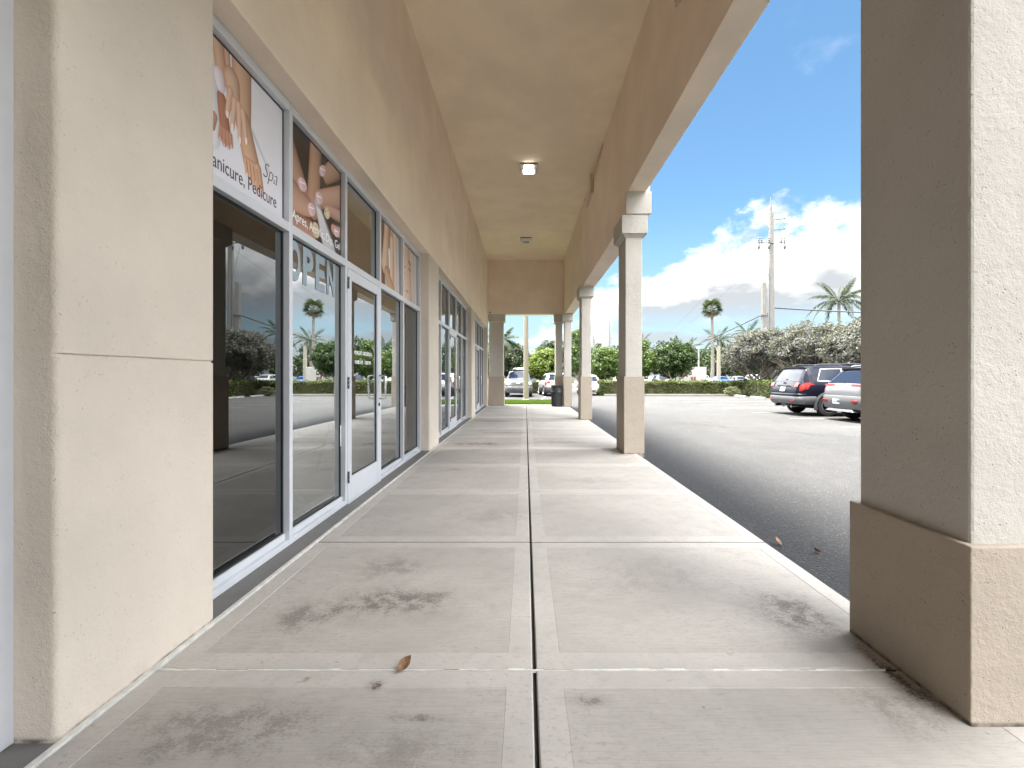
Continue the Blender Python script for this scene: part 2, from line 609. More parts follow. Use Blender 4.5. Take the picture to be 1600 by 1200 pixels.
# a crack
cr = t.math('ABSOLUTE', t.math('ADD', t.math('SUBTRACT', t.math('ADD', t.math('MULTIPLY', px, 1.05), py), 19.6), t.math('MULTIPLY', t.math('SUBTRACT', t.noise(p, 1.3, 5, 0.6), 0.5), 2.4)))
crm = t.math('MULTIPLY', t.ramp(cr, 0.16, 0.05), t.math('MULTIPLY', t.ramp(px, 4.6, 5.2), t.ramp(px, 8.6, 8.2)))
c = t.mix(t.math('MULTIPLY', crm, 0.7), c, (0.012, 0.012, 0.012))
t.out(t.bsdf(c, 0.8, normal=t.bump(t.math('ADD', g, t.math('MULTIPLY', g2, 0.7)), 0.8, 0.012), spec=0.35))

t = new_mat('road_paint')
p = t.pos()
n = t.noise(p, 6, 6, 0.72)
c = t.mix(t.ramp(n, 0.36, 0.62), (0.155, 0.155, 0.152), (0.085, 0.085, 0.084))
t.out(t.bsdf(c, 0.7))

plain('stop_paint', (0.2, 0.2, 0.196), 0.7, var=0.25)
t = new_mat('soil_ground')
p = t.pos()
n = t.noise(p, 0.12, 6, 0.65)
c = t.mix(t.ramp(n, 0.35, 0.65), (0.09, 0.10, 0.05), (0.14, 0.135, 0.10))
t.out(t.bsdf(c, 0.95))

t = new_mat('turf')
p = t.pos()
n = t.noise(p, 1.4, 5, 0.65)
c = t.mix(t.ramp(n, 0.3, 0.7), (0.085, 0.14, 0.025), (0.12, 0.17, 0.035))
t.out(t.bsdf(c, 0.9))


def leaf(name, a, b, rough=0.55, trans=0.35, dry=None):
    t = new_mat(name)
    r = t.n('ShaderNodeNewGeometry').outputs['Random Per Island']
    n = t.noise(t.obj(), 0.9, 3, 0.6)
    c = t.mix(t.math('ADD', t.math('MULTIPLY', r, 0.6), t.math('MULTIPLY', t.ramp(n, 0.35, 0.65), 0.4)), a, b)
    if dry:
        c = t.mix(t.math('GREATER_THAN', r, 0.90), c, dry)
    bs = t.bsdf(c, rough, spec=0.35)
    tl = t.n('ShaderNodeBsdfTranslucent')
    t.put(tl.inputs[0], t.vmath('MULTIPLY', c, (1.15, 1.2, 0.6)))
    mx = t.n('ShaderNodeMixShader')
    mx.inputs[0].default_value = trans
    t.t.links.new(bs, mx.inputs[1])
    t.t.links.new(tl.outputs[0], mx.inputs[2])
    t.out(mx.outputs[0])


leaf('leaf_ficus', (0.0133, 0.0296, 0.0074), (0.0333, 0.0577, 0.0133))
leaf('leaf_lime', (0.0518, 0.0851, 0.0103), (0.0961, 0.1257, 0.0185))
leaf('leaf_bright', (0.0259, 0.0518, 0.0089), (0.0592, 0.0924, 0.0163))
leaf('leaf_dark', (0.0111, 0.0207, 0.0074), (0.0251, 0.0384, 0.0133))
leaf('leaf_silver', (0.0583, 0.0611, 0.0572), (0.0915, 0.0943, 0.0887), 0.75, 0.3, (0.0776, 0.0611, 0.0388))
leaf('leaf_hedge', (0.0237, 0.0444, 0.0074), (0.0629, 0.0851, 0.0148), dry=(0.0888, 0.0481, 0.0222))
leaf('leaf_palm', (0.0119, 0.0207, 0.0074), (0.0267, 0.0399, 0.0133))
leaf('leaf_palm_dry', (0.1627, 0.1183, 0.0666), (0.2219, 0.1701, 0.1035))
leaf('leaf_pale', (0.0888, 0.1035, 0.0444), (0.1627, 0.1627, 0.0961))
leaf('blade', (0.0518, 0.0924, 0.0119), (0.0851, 0.1257, 0.0193))

t = new_mat('bark')
p = t.obj()
n = t.noise(t.scale(p, (8, 8, 2)), 2.0, 5, 0.65)
c = t.mix(t.ramp(n, 0.3, 0.7), (0.09, 0.07, 0.055), (0.20, 0.17, 0.14))
t.out(t.bsdf(c, 0.9, normal=t.bump(n, 0.5, 0.03)))
t = new_mat('bark_palm')
p = t.obj()
n = t.noise(t.scale(p, (2, 2, 9)), 2.0, 4, 0.6)
c = t.mix(t.ramp(n, 0.3, 0.7), (0.095, 0.084, 0.07), (0.16, 0.14, 0.12))
t.out(t.bsdf(c, 0.9, normal=t.bump(n, 0.5, 0.03)))
plain('twig_core', (0.045, 0.042, 0.02), 0.95, var=0.4, scale=5)


def paint(name, col, metal=0.25, coat=0.12, spec=0.15):
    t = new_mat(name)
    n = t.noise(t.obj(), 260, 2)
    c = t.mix(n, tuple(x * 0.9 for x in col), tuple(min(1, x * 1.1) for x in col))
    t.out(t.bsdf(c, 0.34, metal, spec=spec, coat=coat))


paint('paint_navy', (0.0035, 0.0042, 0.010), 0.0, 0.10, 0.12)
paint('paint_silver', (0.115, 0.118, 0.126), 0.35)
paint('paint_greyblue', (0.075, 0.085, 0.104), 0.5)
paint('paint_white', (0.28, 0.28, 0.277), 0.0)
paint('paint_champagne', (0.24, 0.233, 0.216), 0.2)
paint('paint_black', (0.02, 0.02, 0.022), 0.2)
paint('paint_blue', (0.04, 0.08, 0.22), 0.3)
paint('paint_red', (0.30, 0.03, 0.03), 0.2)
plain('car_glass', (0.010, 0.014, 0.024), 0.03, 0.0, spec=0.10, var=0.0)
t = new_mat('tail_red')
r = t.noise(t.obj(), 14, 2)
t.out(t.bsdf(t.mix(r, (0.13, 0.003, 0.002), (0.20, 0.008, 0.005)), 0.35, spec=0.25))
plain('lamp_clear', (0.40, 0.41, 0.43), 0.15, 0.3)
plain('cladding', (0.045, 0.046, 0.05), 0.6)
plain('rubber', (0.022, 0.022, 0.023), 0.8, var=0.2)
plain('alloy', (0.35, 0.35, 0.36), 0.3, 0.7)
plain('chrome', (0.35, 0.35, 0.36), 0.15, 1.0)
plain('plate', (0.30, 0.33, 0.37), 0.5)

# ------------------------------------------------------------------ ground and paving (the setting)
ROAD = -0.13
WX, EX = -1.724, 1.955            # wall face, slab edge
ZC = 6.70                         # ceiling
MB().add([(-900, -900, -0.20), (900, -900, -0.20), (900, 1800, -0.20), (-900, 1800, -0.20)], [(0, 1, 2, 3)]).build('ground', 'soil_ground', kind='structure')
MB().box(1.94, 44, -30, 33.9, -0.19, ROAD).build('parking_lot', 'asphalt', kind='structure')
lot = bpy.data.objects['parking_lot']
MB().box(-40, 1.935, 26.6, 60, -0.19, ROAD).box(1.94, 5.9, 33.905, 60, -0.19, ROAD).build('access_lane', 'asphalt', kind='structure')
lane = bpy.data.objects['access_lane']
MB().box(-80, 140, 62, 82, -0.19, -0.12).build('street', 'asphalt', kind='structure')
for k in range(-2, 8):
    y = 32.0 - 2.68 * k - 0.0
    MB().box(9.25, 14.9, y - 0.06, y + 0.06, ROAD + 0.002, ROAD + 0.006).build('stall_line', 'road_paint', lot)
for x in (-2.4, 0.9, 1.75):
    MB().prism([(x - .05, 28.2), (x + .05, 28.2), (x + .65, 33.6), (x + .55, 33.6)], 2, ROAD + 0.002, ROAD + 0.006).build('stall_line', 'road_paint', lane)

walk = link('walkway', None, kind='structure')
MB().box(WX, EX - 0.012, -22.0, 21.78, -0.19, -0.022).build('bed', 'joint_dark', walk)
MB().box(WX + 0.001, WX + 0.026, -21.9, 21.0, -0.021, 0.006).build('caulk_strip', 'caulk', walk)


def slab_mesh(x0, x1, y0, y1):
    b = MB()
    e, z = 0.006, 0.0

    def ring(a, bb, za, zb):
        (ax0, ax1, ay0, ay1), (bx0, bx1, by0, by1) = a, bb
        va = [(ax0, ay0, za), (ax1, ay0, za), (ax1, ay1, za), (ax0, ay1, za)]
        vb = [(bx0, by0, zb), (bx1, by0, zb), (bx1, by1, zb), (bx0, by1, zb)]
        b.add(va + vb, [(i, (i + 1) % 4, 4 + (i + 1) % 4, 4 + i) for i in range(4)])

    def ins(r, k):
        return (r[0] + k, r[1] - k, r[2] + k, r[3] - k)
    r0 = (x0, x1, y0, y1)
    b.cur = 2
    ring(r0, r0, -0.13, z - e)
    b.cur = 0
    ring(r0, ins(r0, e), z - e, z)
    ring(ins(r0, e), ins(r0, 0.115), z, z)
    ring(ins(r0, 0.115), ins(r0, 0.117), z, z - 0.0025)
    ring(ins(r0, 0.117), ins(r0, 0.119), z - 0.0025, z - 0.0008)
    b.cur = 1
    q = ins(r0, 0.119)
    b.add([(q[0], q[2], z - 0.0008), (q[1], q[2], z - 0.0008), (q[1], q[3], z - 0.0008), (q[0], q[3], z - 0.0008)], [(0, 1, 2, 3)])
    return b.mesh('slab', ['concrete_margin', 'concrete_broomed', 'joint_dark'])


PITCH = 1.615
cx = 0.041
slabL = slab_mesh(WX + 0.031, cx - 0.008, 0.008, PITCH - 0.008)
slabR = slab_mesh(cx + 0.008, EX, 0.008, PITCH - 0.008)
for k in range(-14, 12):
    y = 2.10 + PITCH * k
    dz = RNG.uniform(-0.002, 0.001)
    link('slab', slabL, walk, (0, y, dz))
    link('slab', slabR, walk, (0, y, dz - 0.001))
ye = 2.10 + PITCH * 12
link('slab', slab_mesh(WX + 0.031, cx - 0.008, ye + 0.005, 21.79), walk)
link('slab', slab_mesh(cx + 0.008, EX, ye + 0.005, 21.79), walk)
# white sealant worked into the nearest cross joint
b = MB()
x = WX + 0.03
while x < 1.6:
    l = RNG.uniform(0.05, 0.16)
    b.box(x, x + l, 2.0925, 2.0985 + RNG.uniform(-.003, .004), -0.014, 0.0005 + RNG.uniform(-.0025, .0012))
    x += l
b.build('joint_sealant', 'caulk', walk)

# ------------------------------------------------------------------ the plaza building
plaza = thing('shopping_plaza', 'long beige stucco plaza with a covered walkway, square columns and shopfront windows', 'building')
Y_A, Y_END = -22.0, 21.0
OPEN = [(-3.97, 1.677), (2.53, 8.18), (9.08, 14.68), (15.68, 20.6)]
HEAD = 3.55
XF = -1.883                        # shopfront frame face
XG = -1.945                        # glass plane
wallz = [(Y_A, -3.97), (1.677, 2.53), (8.18, 9.08), (14.68, 15.68), (20.6, Y_END)]
GZ = 1.43
for (a, c) in wallz:
    r = 0.028
    def rounded(i=0.0):
        # pier plan with eased corners on the walkway side
        x0, x1 = -2.10, WX - i
        a2, c2 = a + i * .02, c - i * .02
        pts = [(x0, a2)]
        for k in range(4):
            an = PI / 2 * k / 3
            pts.append((x1 - r + r * math.sin(an), a2 + r - r * math.cos(an)))
        for k in range(4):
            an = PI / 2 * k / 3
            pts.append((x1 - r + r * math.cos(an), c2 - r + r * math.sin(an)))
        pts.append((x0, c2))
        return pts
    b = MB()
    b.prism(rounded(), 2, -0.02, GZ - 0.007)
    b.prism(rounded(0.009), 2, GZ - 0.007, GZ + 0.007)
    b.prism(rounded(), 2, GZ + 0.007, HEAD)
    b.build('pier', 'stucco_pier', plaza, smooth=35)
# upper wall, in lengths with thin control joints
joints = [Y_A, 2.1, 8.66, 15.2, Y_END]
for a, c in zip(joints[:-1], joints[1:]):
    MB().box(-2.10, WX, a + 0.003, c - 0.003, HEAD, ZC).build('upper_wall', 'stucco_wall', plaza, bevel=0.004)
MB().box(-2.09, WX - 0.012, Y_A, Y_END, HEAD + 0.01, ZC).build('wall_core', 'stucco_wall', plaza)
# ceiling
MB().box(-2.1, 2.05, Y_A, Y_END + 0.5, ZC, ZC + 0.12).build('ceiling', 'stucco_ceiling', plaza)
# street beam: a taller opening at the near bay, lower ones beyond
MB().box(1.772, 2.09, Y_A, 7.905, 4.55, ZC - 0.002).build('beam', 'stucco_wall', plaza, bevel=0.006, seg=2)
MB().box(1.775, 2.165, 7.91, 21.7, 4.15, ZC - 0.002).build('beam', 'stucco_wall', plaza, bevel=0.006, seg=2)
MB().box(-2.0, 1.772, Y_END, Y_END + 0.45, 4.22, ZC - 0.002).build('end_beam', 'stucco_wall', plaza, bevel=0.006, seg=2)
# roof block, parapet and the body of the shops behind
MB().box(-22, 2.20, Y_A - 0.2, 21.9, ZC + 0.121, 7.10).box(-22, 2.26, Y_A - 0.3, 22.0, 7.101, 7.25).build('roof', 'stucco_wall', plaza)
MB().box(-22, -21.7, Y_A, Y_END, -0.15, ZC + 0.1).box(-21.7, -2.11, Y_A, Y_A + 0.3, -0.15, ZC + 0.1).box(-21.7, -2.11, Y_END - 0.3, Y_END, -0.15, ZC + 0.1).build('outer_wall', 'stucco_wall', plaza)


def column(y0, base_top=1.35, cap=(3.83, 4.148), x0=1.718, x1=2.075, depth=0.66, ins=0.032):
    b = MB()
    b.box(x0 + ins, x1 - ins, y0 + ins, y0 + depth - ins, ROAD - 0.02, cap[1] - 0.002)
    col_ = b.build('column', 'stucco_light', plaza, bevel=0.012, seg=2)
    MB().box(x0, x1, y0, y0 + depth, ROAD - 0.03, base_top).build('base', 'stucco_tan', col_, bevel=0.006, seg=2)
    c = MB()
    o = 0.045
    c.frustum(x0 + ins, x1 - ins, y0 + ins, y0 + depth - ins, cap[0] - 0.06, x0 - o + .02, x1 + o - .02, y0 - o + .02, y0 + depth + o - .02, cap[0])
    c.box(x0 - o, x1 + o, y0 - o, y0 + depth + o, cap[0], cap[1])
    c.build('capital', 'stucco_light', col_, bevel=0.004)
    return col_


column(-16.8, 0.692, (4.23, 4.548))
column(-10.6, 0.692, (4.23, 4.548))
column(-4.42, 0.692, (4.23, 4.548))
column(1.755, 0.692, (4.23, 4.548))
column(7.93)
MB().box(1.742, 2.185, 7.872, 7.908, 4.165, 4.548).build('beam_end', 'stucco_light', plaza, bevel=0.006, seg=2)
column(14.15)
column(20.2, depth=0.66)
column(21.02, x0=1.36, x1=1.74, depth=0.62, cap=(3.83, 4.218))
column(21.02, x0=WX + 0.004, x1=-0.985, depth=0.62, cap=(3.90, 4.218))

# shop interiors (seen dimly through the glass)
MB().box(-9.0, -2.105, Y_A + .3, 20.6, -0.16, -0.012).build('shop_floor', 'interior_floor', plaza)
MB().box(-9.2, -9.0, Y_A + .3, 20.6, -0.1, 3.7).build('back_wall', 'interior_white', plaza)
MB().box(-9.0, -2.105, Y_A + .3, 20.6, 3.7, 3.8).build('shop_ceiling', 'interior_white', plaza)
for y in (2.1, 8.6, 15.2):
    MB().box(-9.0, -2.105, y - 0.06, y + 0.06, -0.01, 3.7).build('party_wall', 'interior_white', plaza)


def shopfront(y0, y1, n, door_bay, films, skip_last=False):
    """aluminium frame in the opening y0..y1 with n bays; parts hang straight off the plaza"""
    MB().box(-2.104, WX - 0.002, y0, y1, -0.05, -0.003).build('threshold', 'concrete_dark', plaza)
    p = (y1 - y0) / n
    xb = -2.03                                     # back of the frame
    fw = 0.05
    ys = [y0 + p * i for i in range(n + 1)]
    f = MB()
    # jambs and mullions: deep sections with the glass set back
    for i, y in enumerate(ys):
        a, c = (y, y + fw) if i == 0 else ((y - fw, y) if i == n else (y - fw / 2, y + fw / 2))
        b = MB().box(xb, XF, a, c, 0.0, HEAD)
        b.build('mullion', 'aluminium', plaza, bevel=0.003)
    for i in range(n):
        a = ys[i] + (fw if i == 0 else fw / 2) + 0.0005
        c = ys[i + 1] - (fw if i == n - 1 else fw / 2) - 0.0005
        win = MB()
        win.box(xb, XF - 0.002, a, c, 2.505, 2.58)                        # transom bar
        hd = MB().box(xb, XF - 0.002, a, c, HEAD - 0.075, HEAD - 0.001)
        g = MB()
        gk = 0.012
        # dark gasket line round each light, just proud of the glass
        def gasket(z0, z1):
            g.box(XG - 0.012, XG + 0.012, a, a + gk, z0, z1).box(XG - 0.012, XG + 0.012, c - gk, c, z0, z1)
            g.box(XG - 0.012, XG + 0.012, a + gk, c - gk, z0, z0 + gk).box(XG - 0.012, XG + 0.012, a + gk, c - gk, z1 - gk, z1)
        gasket(2.58, HEAD - 0.075)
        if i == door_bay:
            fr = win.build('door_frame', 'aluminium', plaza, bevel=0.003)
            hd.build('frame_head', 'aluminium', fr, bevel=0.003)
            dl = MB()
            d0, d1, t0, t1 = a + 0.004, c - 0.004, XF - 0.047, XF + 0.004
            st = 0.105
            dl.box(t0, t1, d0, d0 + st, 0.012, 2.50).box(t0, t1, d1 - st, d1, 0.012, 2.50)
            dl.box(t0 + .001, t1 - .001, d0 + st, d1 - st, 0.012, 0.27).box(t0 + .001, t1 - .001, d0 + st, d1 - st, 2.385, 2.50)
            door = dl.build('door', 'aluminium', plaza, bevel=0.003)
            xd = XF - 0.025
            MB().box(xd - .01, xd + .01, d0 + st, d0 + st + gk, .27, 2.385).box(xd - .01, xd + .01, d1 - st - gk, d1 - st, .27, 2.385) \
                .box(xd - .01, xd + .01, d0 + st + gk, d1 - st - gk, .27, .27 + gk).box(xd - .01, xd + .01, d0 + st + gk, d1 - st - gk, 2.385 - gk, 2.385).build('gasket', 'gasket', door)
            MB().box(xd - 0.004, xd + 0.004, d0 + st + gk, d1 - st - gk, .27 + gk, 2.385 - gk).build('pane', 'glass_clear', door)
            for z in (0.22, 1.22, 2.28):
                hb = MB()
                for q in range(3):
                    hb.tube([(XF + 0.012, d0 - 0.004, z + q * 0.042), (XF + 0.012, d0 - 0.004, z + q * 0.042 + 0.038)], 0.011, 8)
                hb.build('hinge', 'hinge_metal', door, smooth=40)
            hx = XF + 0.075
            yh = d1 - st / 2
            MB().tube([(XF, yh, 1.36), (hx, yh, 1.36), (hx + .012, yh, 1.345), (hx + .012, yh, 1.08), (hx, yh, 1.065), (XF, yh, 1.065)], 0.0125, 10).build('handle', 'steel', door, smooth=50)
            MB().tube([(XF - .12, d0 + .03, 1.37), (XF - .12, d1 - .03, 1.37)], 0.016, 10).build('push_bar', 'steel', door, smooth=50)
            lk = MB().lathe([(0.024, 0.0), (0.024, 0.012), (0.017, 0.016)], 14).build('lock', 'hinge_metal', door, smooth=40)
            lk.rotation_euler = (0, PI / 2, 0)
            lk.location = (XF + 0.002, d1 - st / 2, 0.99)
            MB().box(XG - 0.004, XG + 0.004, a + gk, c - gk, 2.58 + gk, HEAD - 0.075 - gk).build('pane', 'glass_clear', fr)
            g.build('gasket', 'gasket', fr)
            MB().box(xb, XF + .01, a, c, -0.003, 0.010).build('door_sill', 'aluminium', fr)
        else:
            gasket(0.095, 2.505)
            wn = win.build('window', 'aluminium', plaza, bevel=0.003)
            hd.build('frame_head', 'aluminium', wn, bevel=0.003)
            MB().box(xb, XF - 0.002, a, c, 0.0, 0.045).build('sill', 'aluminium', wn, bevel=0.003)
            MB().box(xb, XF - 0.034, a, c, 0.0455, 0.095).build('glazing_stop', 'aluminium', wn, bevel=0.003)
            g.build('gasket', 'gasket', wn)
            mt = films.get(i, 'glass_clear')
            MB().box(XG - 0.004, XG + 0.004, a + gk, c - gk, 0.095 + gk, 2.505 - gk).build('pane', mt, wn)
            MB().box(XG - 0.004, XG + 0.004, a + gk, c - gk, 2.58 + gk, HEAD - 0.075 - gk).build('pane', 'glass_clear', wn)
    return ys


shopfront(-3.97, 1.677, 5, 2, {})
ys1 = shopfront(2.53, 8.18, 5, 2, {0: 'glass_film', 4: 'glass_film'})
shopfront(9.08, 14.68, 5, 2, {})
shopfront(15.68, 20.6, 5, 2, {})

# ------------------------------------------------------------------ things on the building
def ceiling_light(x, y, lit, label):
    t = thing('ceiling_light', label, 'ceiling light', (x, y, ZC), 0, 'square lamps under the walkway ceiling')
    b = MB().box(-.215, .215, 0, .43, -0.035, 0)
    b.build('backplate', 'dark_metal', t, bevel=0.004)
    MB().frustum(-.19, .19, .025, .405, -0.125, -.23, .23, -.015, .445, -0.036).build('housing', 'fixture_white', t, bevel=0.006, seg=2)
    MB().box(-.13, .13, .07, .33, -0.137, -0.126).build('lens', 'lamp_lit' if lit else 'lamp_clear', t, bevel=0.004)
    if lit:
        MB().box(-.12, .12, -.004, .012, -0.105, -0.060).build('lens', 'lamp_lit', t, bevel=0.002)


ceiling_light(0.085, 11.4, True, 'lit square white lamp under the walkway ceiling, the nearer one')
ceiling_light(0.02, 17.5, False, 'unlit square lamp under the walkway ceiling, nearest the end beam')


def conduit(y, label):
    t = thing('junction_box', label, 'electrical box', (1.772, y, ZC), 0)
    MB().box(-.085, 0, -.06, .06, -0.55, -0.10).build('box_body', 'tan_paint', t, bevel=0.008, seg=2)
    MB().box(-.10, -.02, -.075, .075, -0.565, -0.552).build('lower_flange', 'tan_paint', t)
    MB().tube([(-.05, -.06, -.30), (-.045, -.35, -.26), (-.02, -1.55, -.10)], 0.018, 8).build('conduit', 'tan_paint', t, smooth=60)
    MB().tube([(-.05, .06, -.50), (-.05, .30, -.52), (-.02, 1.15, -.50)], 0.018, 8).build('conduit', 'tan_paint', t, smooth=60)


conduit(11.85, 'tan junction box with two conduits high on the beam beside the lit lamp')
t = thing('junction_box', 'small tan junction box on the beam at the very top of the photo', 'electrical box', (1.772, 5.15, 5.66), 0)
MB().box(-.07, 0, -.07, .07, -.03, .22).build('box_body', 'tan_paint', t, bevel=0.008, seg=2)
MB().tube([(-.04, .0, -.03), (-.04, .0, -.06), (-.06, .05, -.085)], 0.014, 8).build('conduit', 'tan_paint', t, smooth=60)
t = thing('security_camera', 'small white security camera on the wall at the end beam', 'security camera', (WX, 20.75, 4.32), 0)
MB().box(0, .03, -.05, .05, -.05, .05).build('mount', 'white_paint', t, bevel=0.006)
MB().tube([(.03, 0, 0), (.09, -.02, -.03), (.12, -.06, -.05)], 0.018, 8).build('arm', 'white_paint', t, smooth=60)
MB().tube([(.115, .02, -.04), (.125, -.20, -.085)], [0.045, 0.045], 12).build('camera_body', 'white_paint', t, smooth=50)
MB().tube([(.125, -.201, -.085), (.126, -.21, -.087)], 0.034, 12).build('lens', 'black_plastic', t, smooth=50)

# trash bin at the corner column
t = thing('trash_bin', 'round black trash bin beside the far corner column', 'trash bin', (1.42, 20.45, 0), 0)
ribs = []
for i in range(24):
    ribs.append(i)
prof = [(.225, 0), (.235, .02), (.24, .10), (.25, .55), (.252, .62)]
MB().lathe(prof, 32).build('bin_body', 'bin_plastic', t, smooth=40)
b = MB()
for i in range(28):
    a = 2 * PI * i / 28
    c_, s_ = math.cos(a), math.sin(a)
    b.tube([(c_ * .243, s_ * .243, .05), (c_ * .256, s_ * .256, .60)], 0.008, 5)
b.build('ribs', 'bin_plastic', t, smooth=60)
MB().lathe([(.262, .60), (.272, .62), (.272, .66), (.258, .68), (.262, .90), (.275, .92), (.275, .945), (.25, .95), (.24, .90), (.12, .86)], 32).build('hood', 'bin_plastic', t, smooth=40)

# ------------------------------------------------------------------ window posters and lettering
ZP0, ZP1 = 2.58 + 0.012, HEAD - 0.075 - 0.012


class Paint:
    def __init__(self, u0, u1, v0, v1, n, bg):
        self.nu, self.nv = n, int(n * (v1 - v0) / (u1 - u0))
        self.u, self.v = np.meshgrid(np.linspace(u0, u1, self.nu), np.linspace(v0, v1, self.nv))
        self.c = np.zeros((self.nv, self.nu, 3)) + np.array(bg)
        self.ext = (u0, u1, v0, v1)

    def over(self, mask, col):
        self.c = self.c * (1 - mask[..., None]) + np.asarray(col) * mask[..., None]

    def cap(self, p0, p1, r0, r1, col, edge=None, soft=0.006, light=0.25):
        d = np.array([p1[0] - p0[0], p1[1] - p0[1]])
        L2 = (d ** 2).sum() + 1e-9
        t = np.clip(((self.u - p0[0]) * d[0] + (self.v - p0[1]) * d[1]) / L2, 0, 1)
        qx, qy = self.u - p0[0] - t * d[0], self.v - p0[1] - t * d[1]
        dist = np.hypot(qx, qy)
        r = r0 + (r1 - r0) * t
        k = dist / r
        side = (qx * d[1] - qy * d[0]) / math.sqrt(L2) / r
        mask = np.clip((r - dist) / soft + 0.5, 0, 1)
        col = np.array(col)
        e = np.array(edge if edge is not None else col * np.array((0.55, 0.38, 0.30)))
        f = np.clip(k, 0, 1) ** 3
        sh = col[None, None] * (1 - f[..., None] * .8) + e[None, None] * f[..., None] * .8
        sh = sh * (1 + light * np.clip(side, -1, 1))[..., None]
        self.over(mask, sh)

    def ell(self, c, rx, ry, ang, col, soft=0.15, shine=0.0):
        x, y = self.u - c[0], self.v - c[1]
        ca, sa = math.cos(ang), math.sin(ang)
        a, b = (x * ca + y * sa) / rx, (-x * sa + y * ca) / ry
        r = np.hypot(a, b)
        cc = np.array(col)[None, None] * (1 + shine * np.exp(-((a + .35) / .25) ** 2))[..., None]
        self.over(np.clip((1 - r) / soft, 0, 1), cc)

    def make(self, x, name, parent):
        b = MB()
        nv, nu = self.nv, self.nu
        vs = np.stack([np.full(self.u.size, x), self.u.ravel(), self.v.ravel()], 1)
        idx = np.arange(nv * nu).reshape(nv, nu)
        q = np.stack([idx[:-1, :-1], idx[:-1, 1:], idx[1:, 1:], idx[1:, :-1]], -1).reshape(-1, 4)
        me = bpy.data.meshes.new(name)
        me.from_pydata(vs.tolist(), [], q.tolist())
        at = me.color_attributes.new('print', 'FLOAT_COLOR', 'POINT')
        g_ = self.c.mean(2, keepdims=True)
        self.c = (self.c * .78 + g_ * .22) * np.array((1.04, 1.0, 1.02))
        rgba = np.ones((nv * nu, 4), dtype=np.float32)
        rgba[:, :3] = np.clip(self.c.reshape(-1, 3), 0.004, 0.9)
        at.data.foreach_set('color', rgba.ravel())
        me.materials.append(M['print'])
        return link(name, me, parent)


t = new_mat('print')
a = t.n('ShaderNodeAttribute', attribute_name='print')
gl = t.noise(t.pos(), 3.0, 2)
t.out(t.bsdf(a.outputs['Color'], 0.22, spec=0.5))

SKIN, SKIN_D, NAIL = (0.60, 0.36, 0.21), (0.42, 0.17, 0.09), (0.72, 0.52, 0.50)
XP = XG + 0.009


def poster(label, bay, res, bg):
    a = ys1[bay] + (0.062 if bay == 0 else 0.037)
    c = ys1[bay + 1] - (0.062 if bay == 4 else 0.037)
    t = thing('window_poster', label, 'poster', (0, 0, 0), 0, 'salon posters in the upper shop windows')
    MB().box(XG + 0.0045, XP - 0.0005, a, c, ZP0, ZP1).build('backing', 'white_vinyl', t)
    return t, Paint(a, c, ZP0, ZP1, res, bg)


# 1: crossed feet and a hand on white
t, P = poster('white salon poster with a bare foot and hand, reading Manicure, Pedicure, Spa', 0, 190, (0.66, 0.68, 0.74))
P.over(np.clip((P.v - 2.8) / 1.1, 0, 1) * 0.35, (0.78, 0.80, 0.85))
P.cap((3.20, 3.10), (3.42, 2.90), 0.02, 0.012, (0.50, 0.51, 0.55), (0.6, 0.62, 0.68), 0.03)
P.cap((2.72, 3.45), (2.80, 2.85), 0.13, 0.09, (0.74, 0.77, 0.79), (0.55, 0.58, 0.62), 0.02)
P.cap((2.90, 3.12), (2.94, 2.92), 0.045, 0.055, SKIN_D)
for i, (x, y) in enumerate([(2.885, 2.865), (2.925, 2.845), (2.965, 2.85), (2.995, 2.87)]):
    P.cap((2.90 + i * .028, 2.93), (x, y), 0.024, 0.02, (0.50, 0.24, 0.14))
    P.ell((x, y - .008), 0.010, 0.012, 0, (0.66, 0.46, 0.42))
P.cap((2.83, 2.97), (2.81, 2.90), 0.03, 0.03, (0.52, 0.28, 0.18))
P.cap((3.10, 3.56), (3.125, 3.06), 0.115, 0.085, SKIN)
P.cap((3.115, 3.10), (3.215, 2.86), 0.085, 0.098, SKIN)
for i, (x, y, r) in enumerate([(3.165, 2.76, .020), (3.205, 2.735, .021), (3.245, 2.715, .022), (3.285, 2.70, .024), (3.335, 2.705, .034)]):
    P.cap((3.15 + i * .036, 2.85), (x, y), r * 1.25, r, (0.60, 0.35, 0.20), light=.35)
    P.ell((x + .002, y - .006), r * .55, r * .75, 0.1, (0.80, 0.66, 0.60))
for i in range(4):
    P.cap((3.160 + i * .040, 2.84), (3.178 + i * .042, 2.755), 0.004, 0.003, (0.26, 0.11, 0.06), (0.3, 0.13, 0.07), 0.006)
P.cap((2.845, 3.52), (2.905, 3.26), 0.062, 0.055, (0.62, 0.38, 0.23))
P.cap((2.875, 3.25), (2.89, 3.20), 0.05, 0.045, (0.72, 0.66, 0.72), (0.55, 0.48, 0.55))
P.cap((2.95, 3.46), (2.975, 3.28), 0.03, 0.024, (0.60, 0.36, 0.22))
P.ell((2.975, 3.262), .014, .026, 0, (0.80, 0.68, 0.64))
P.cap((3.00, 3.30), (3.03, 3.14), 0.085, 0.06, (0.64, 0.41, 0.27))
for (x0, y0, x1, y1) in [(2.985, 3.22, 2.955, 3.055), (3.03, 3.18, 3.005, 3.00), (3.075, 3.18, 3.085, 2.955), (3.12, 3.16, 3.155, 2.985)]:
    P.cap((x0, y0), (x1, y1), 0.031, 0.023, (0.66, 0.43, 0.29))
    P.ell((x1, y1 - .004), .014, .026, 0, (0.82, 0.70, 0.66))
P.make(XP, 'picture', t)
wall_text('lettering', 'Manicure, Pedicure', 0.135, 'ink_dark', XP + .001, 2.735, 2.655, t, width=0.80, depth=0.0006)
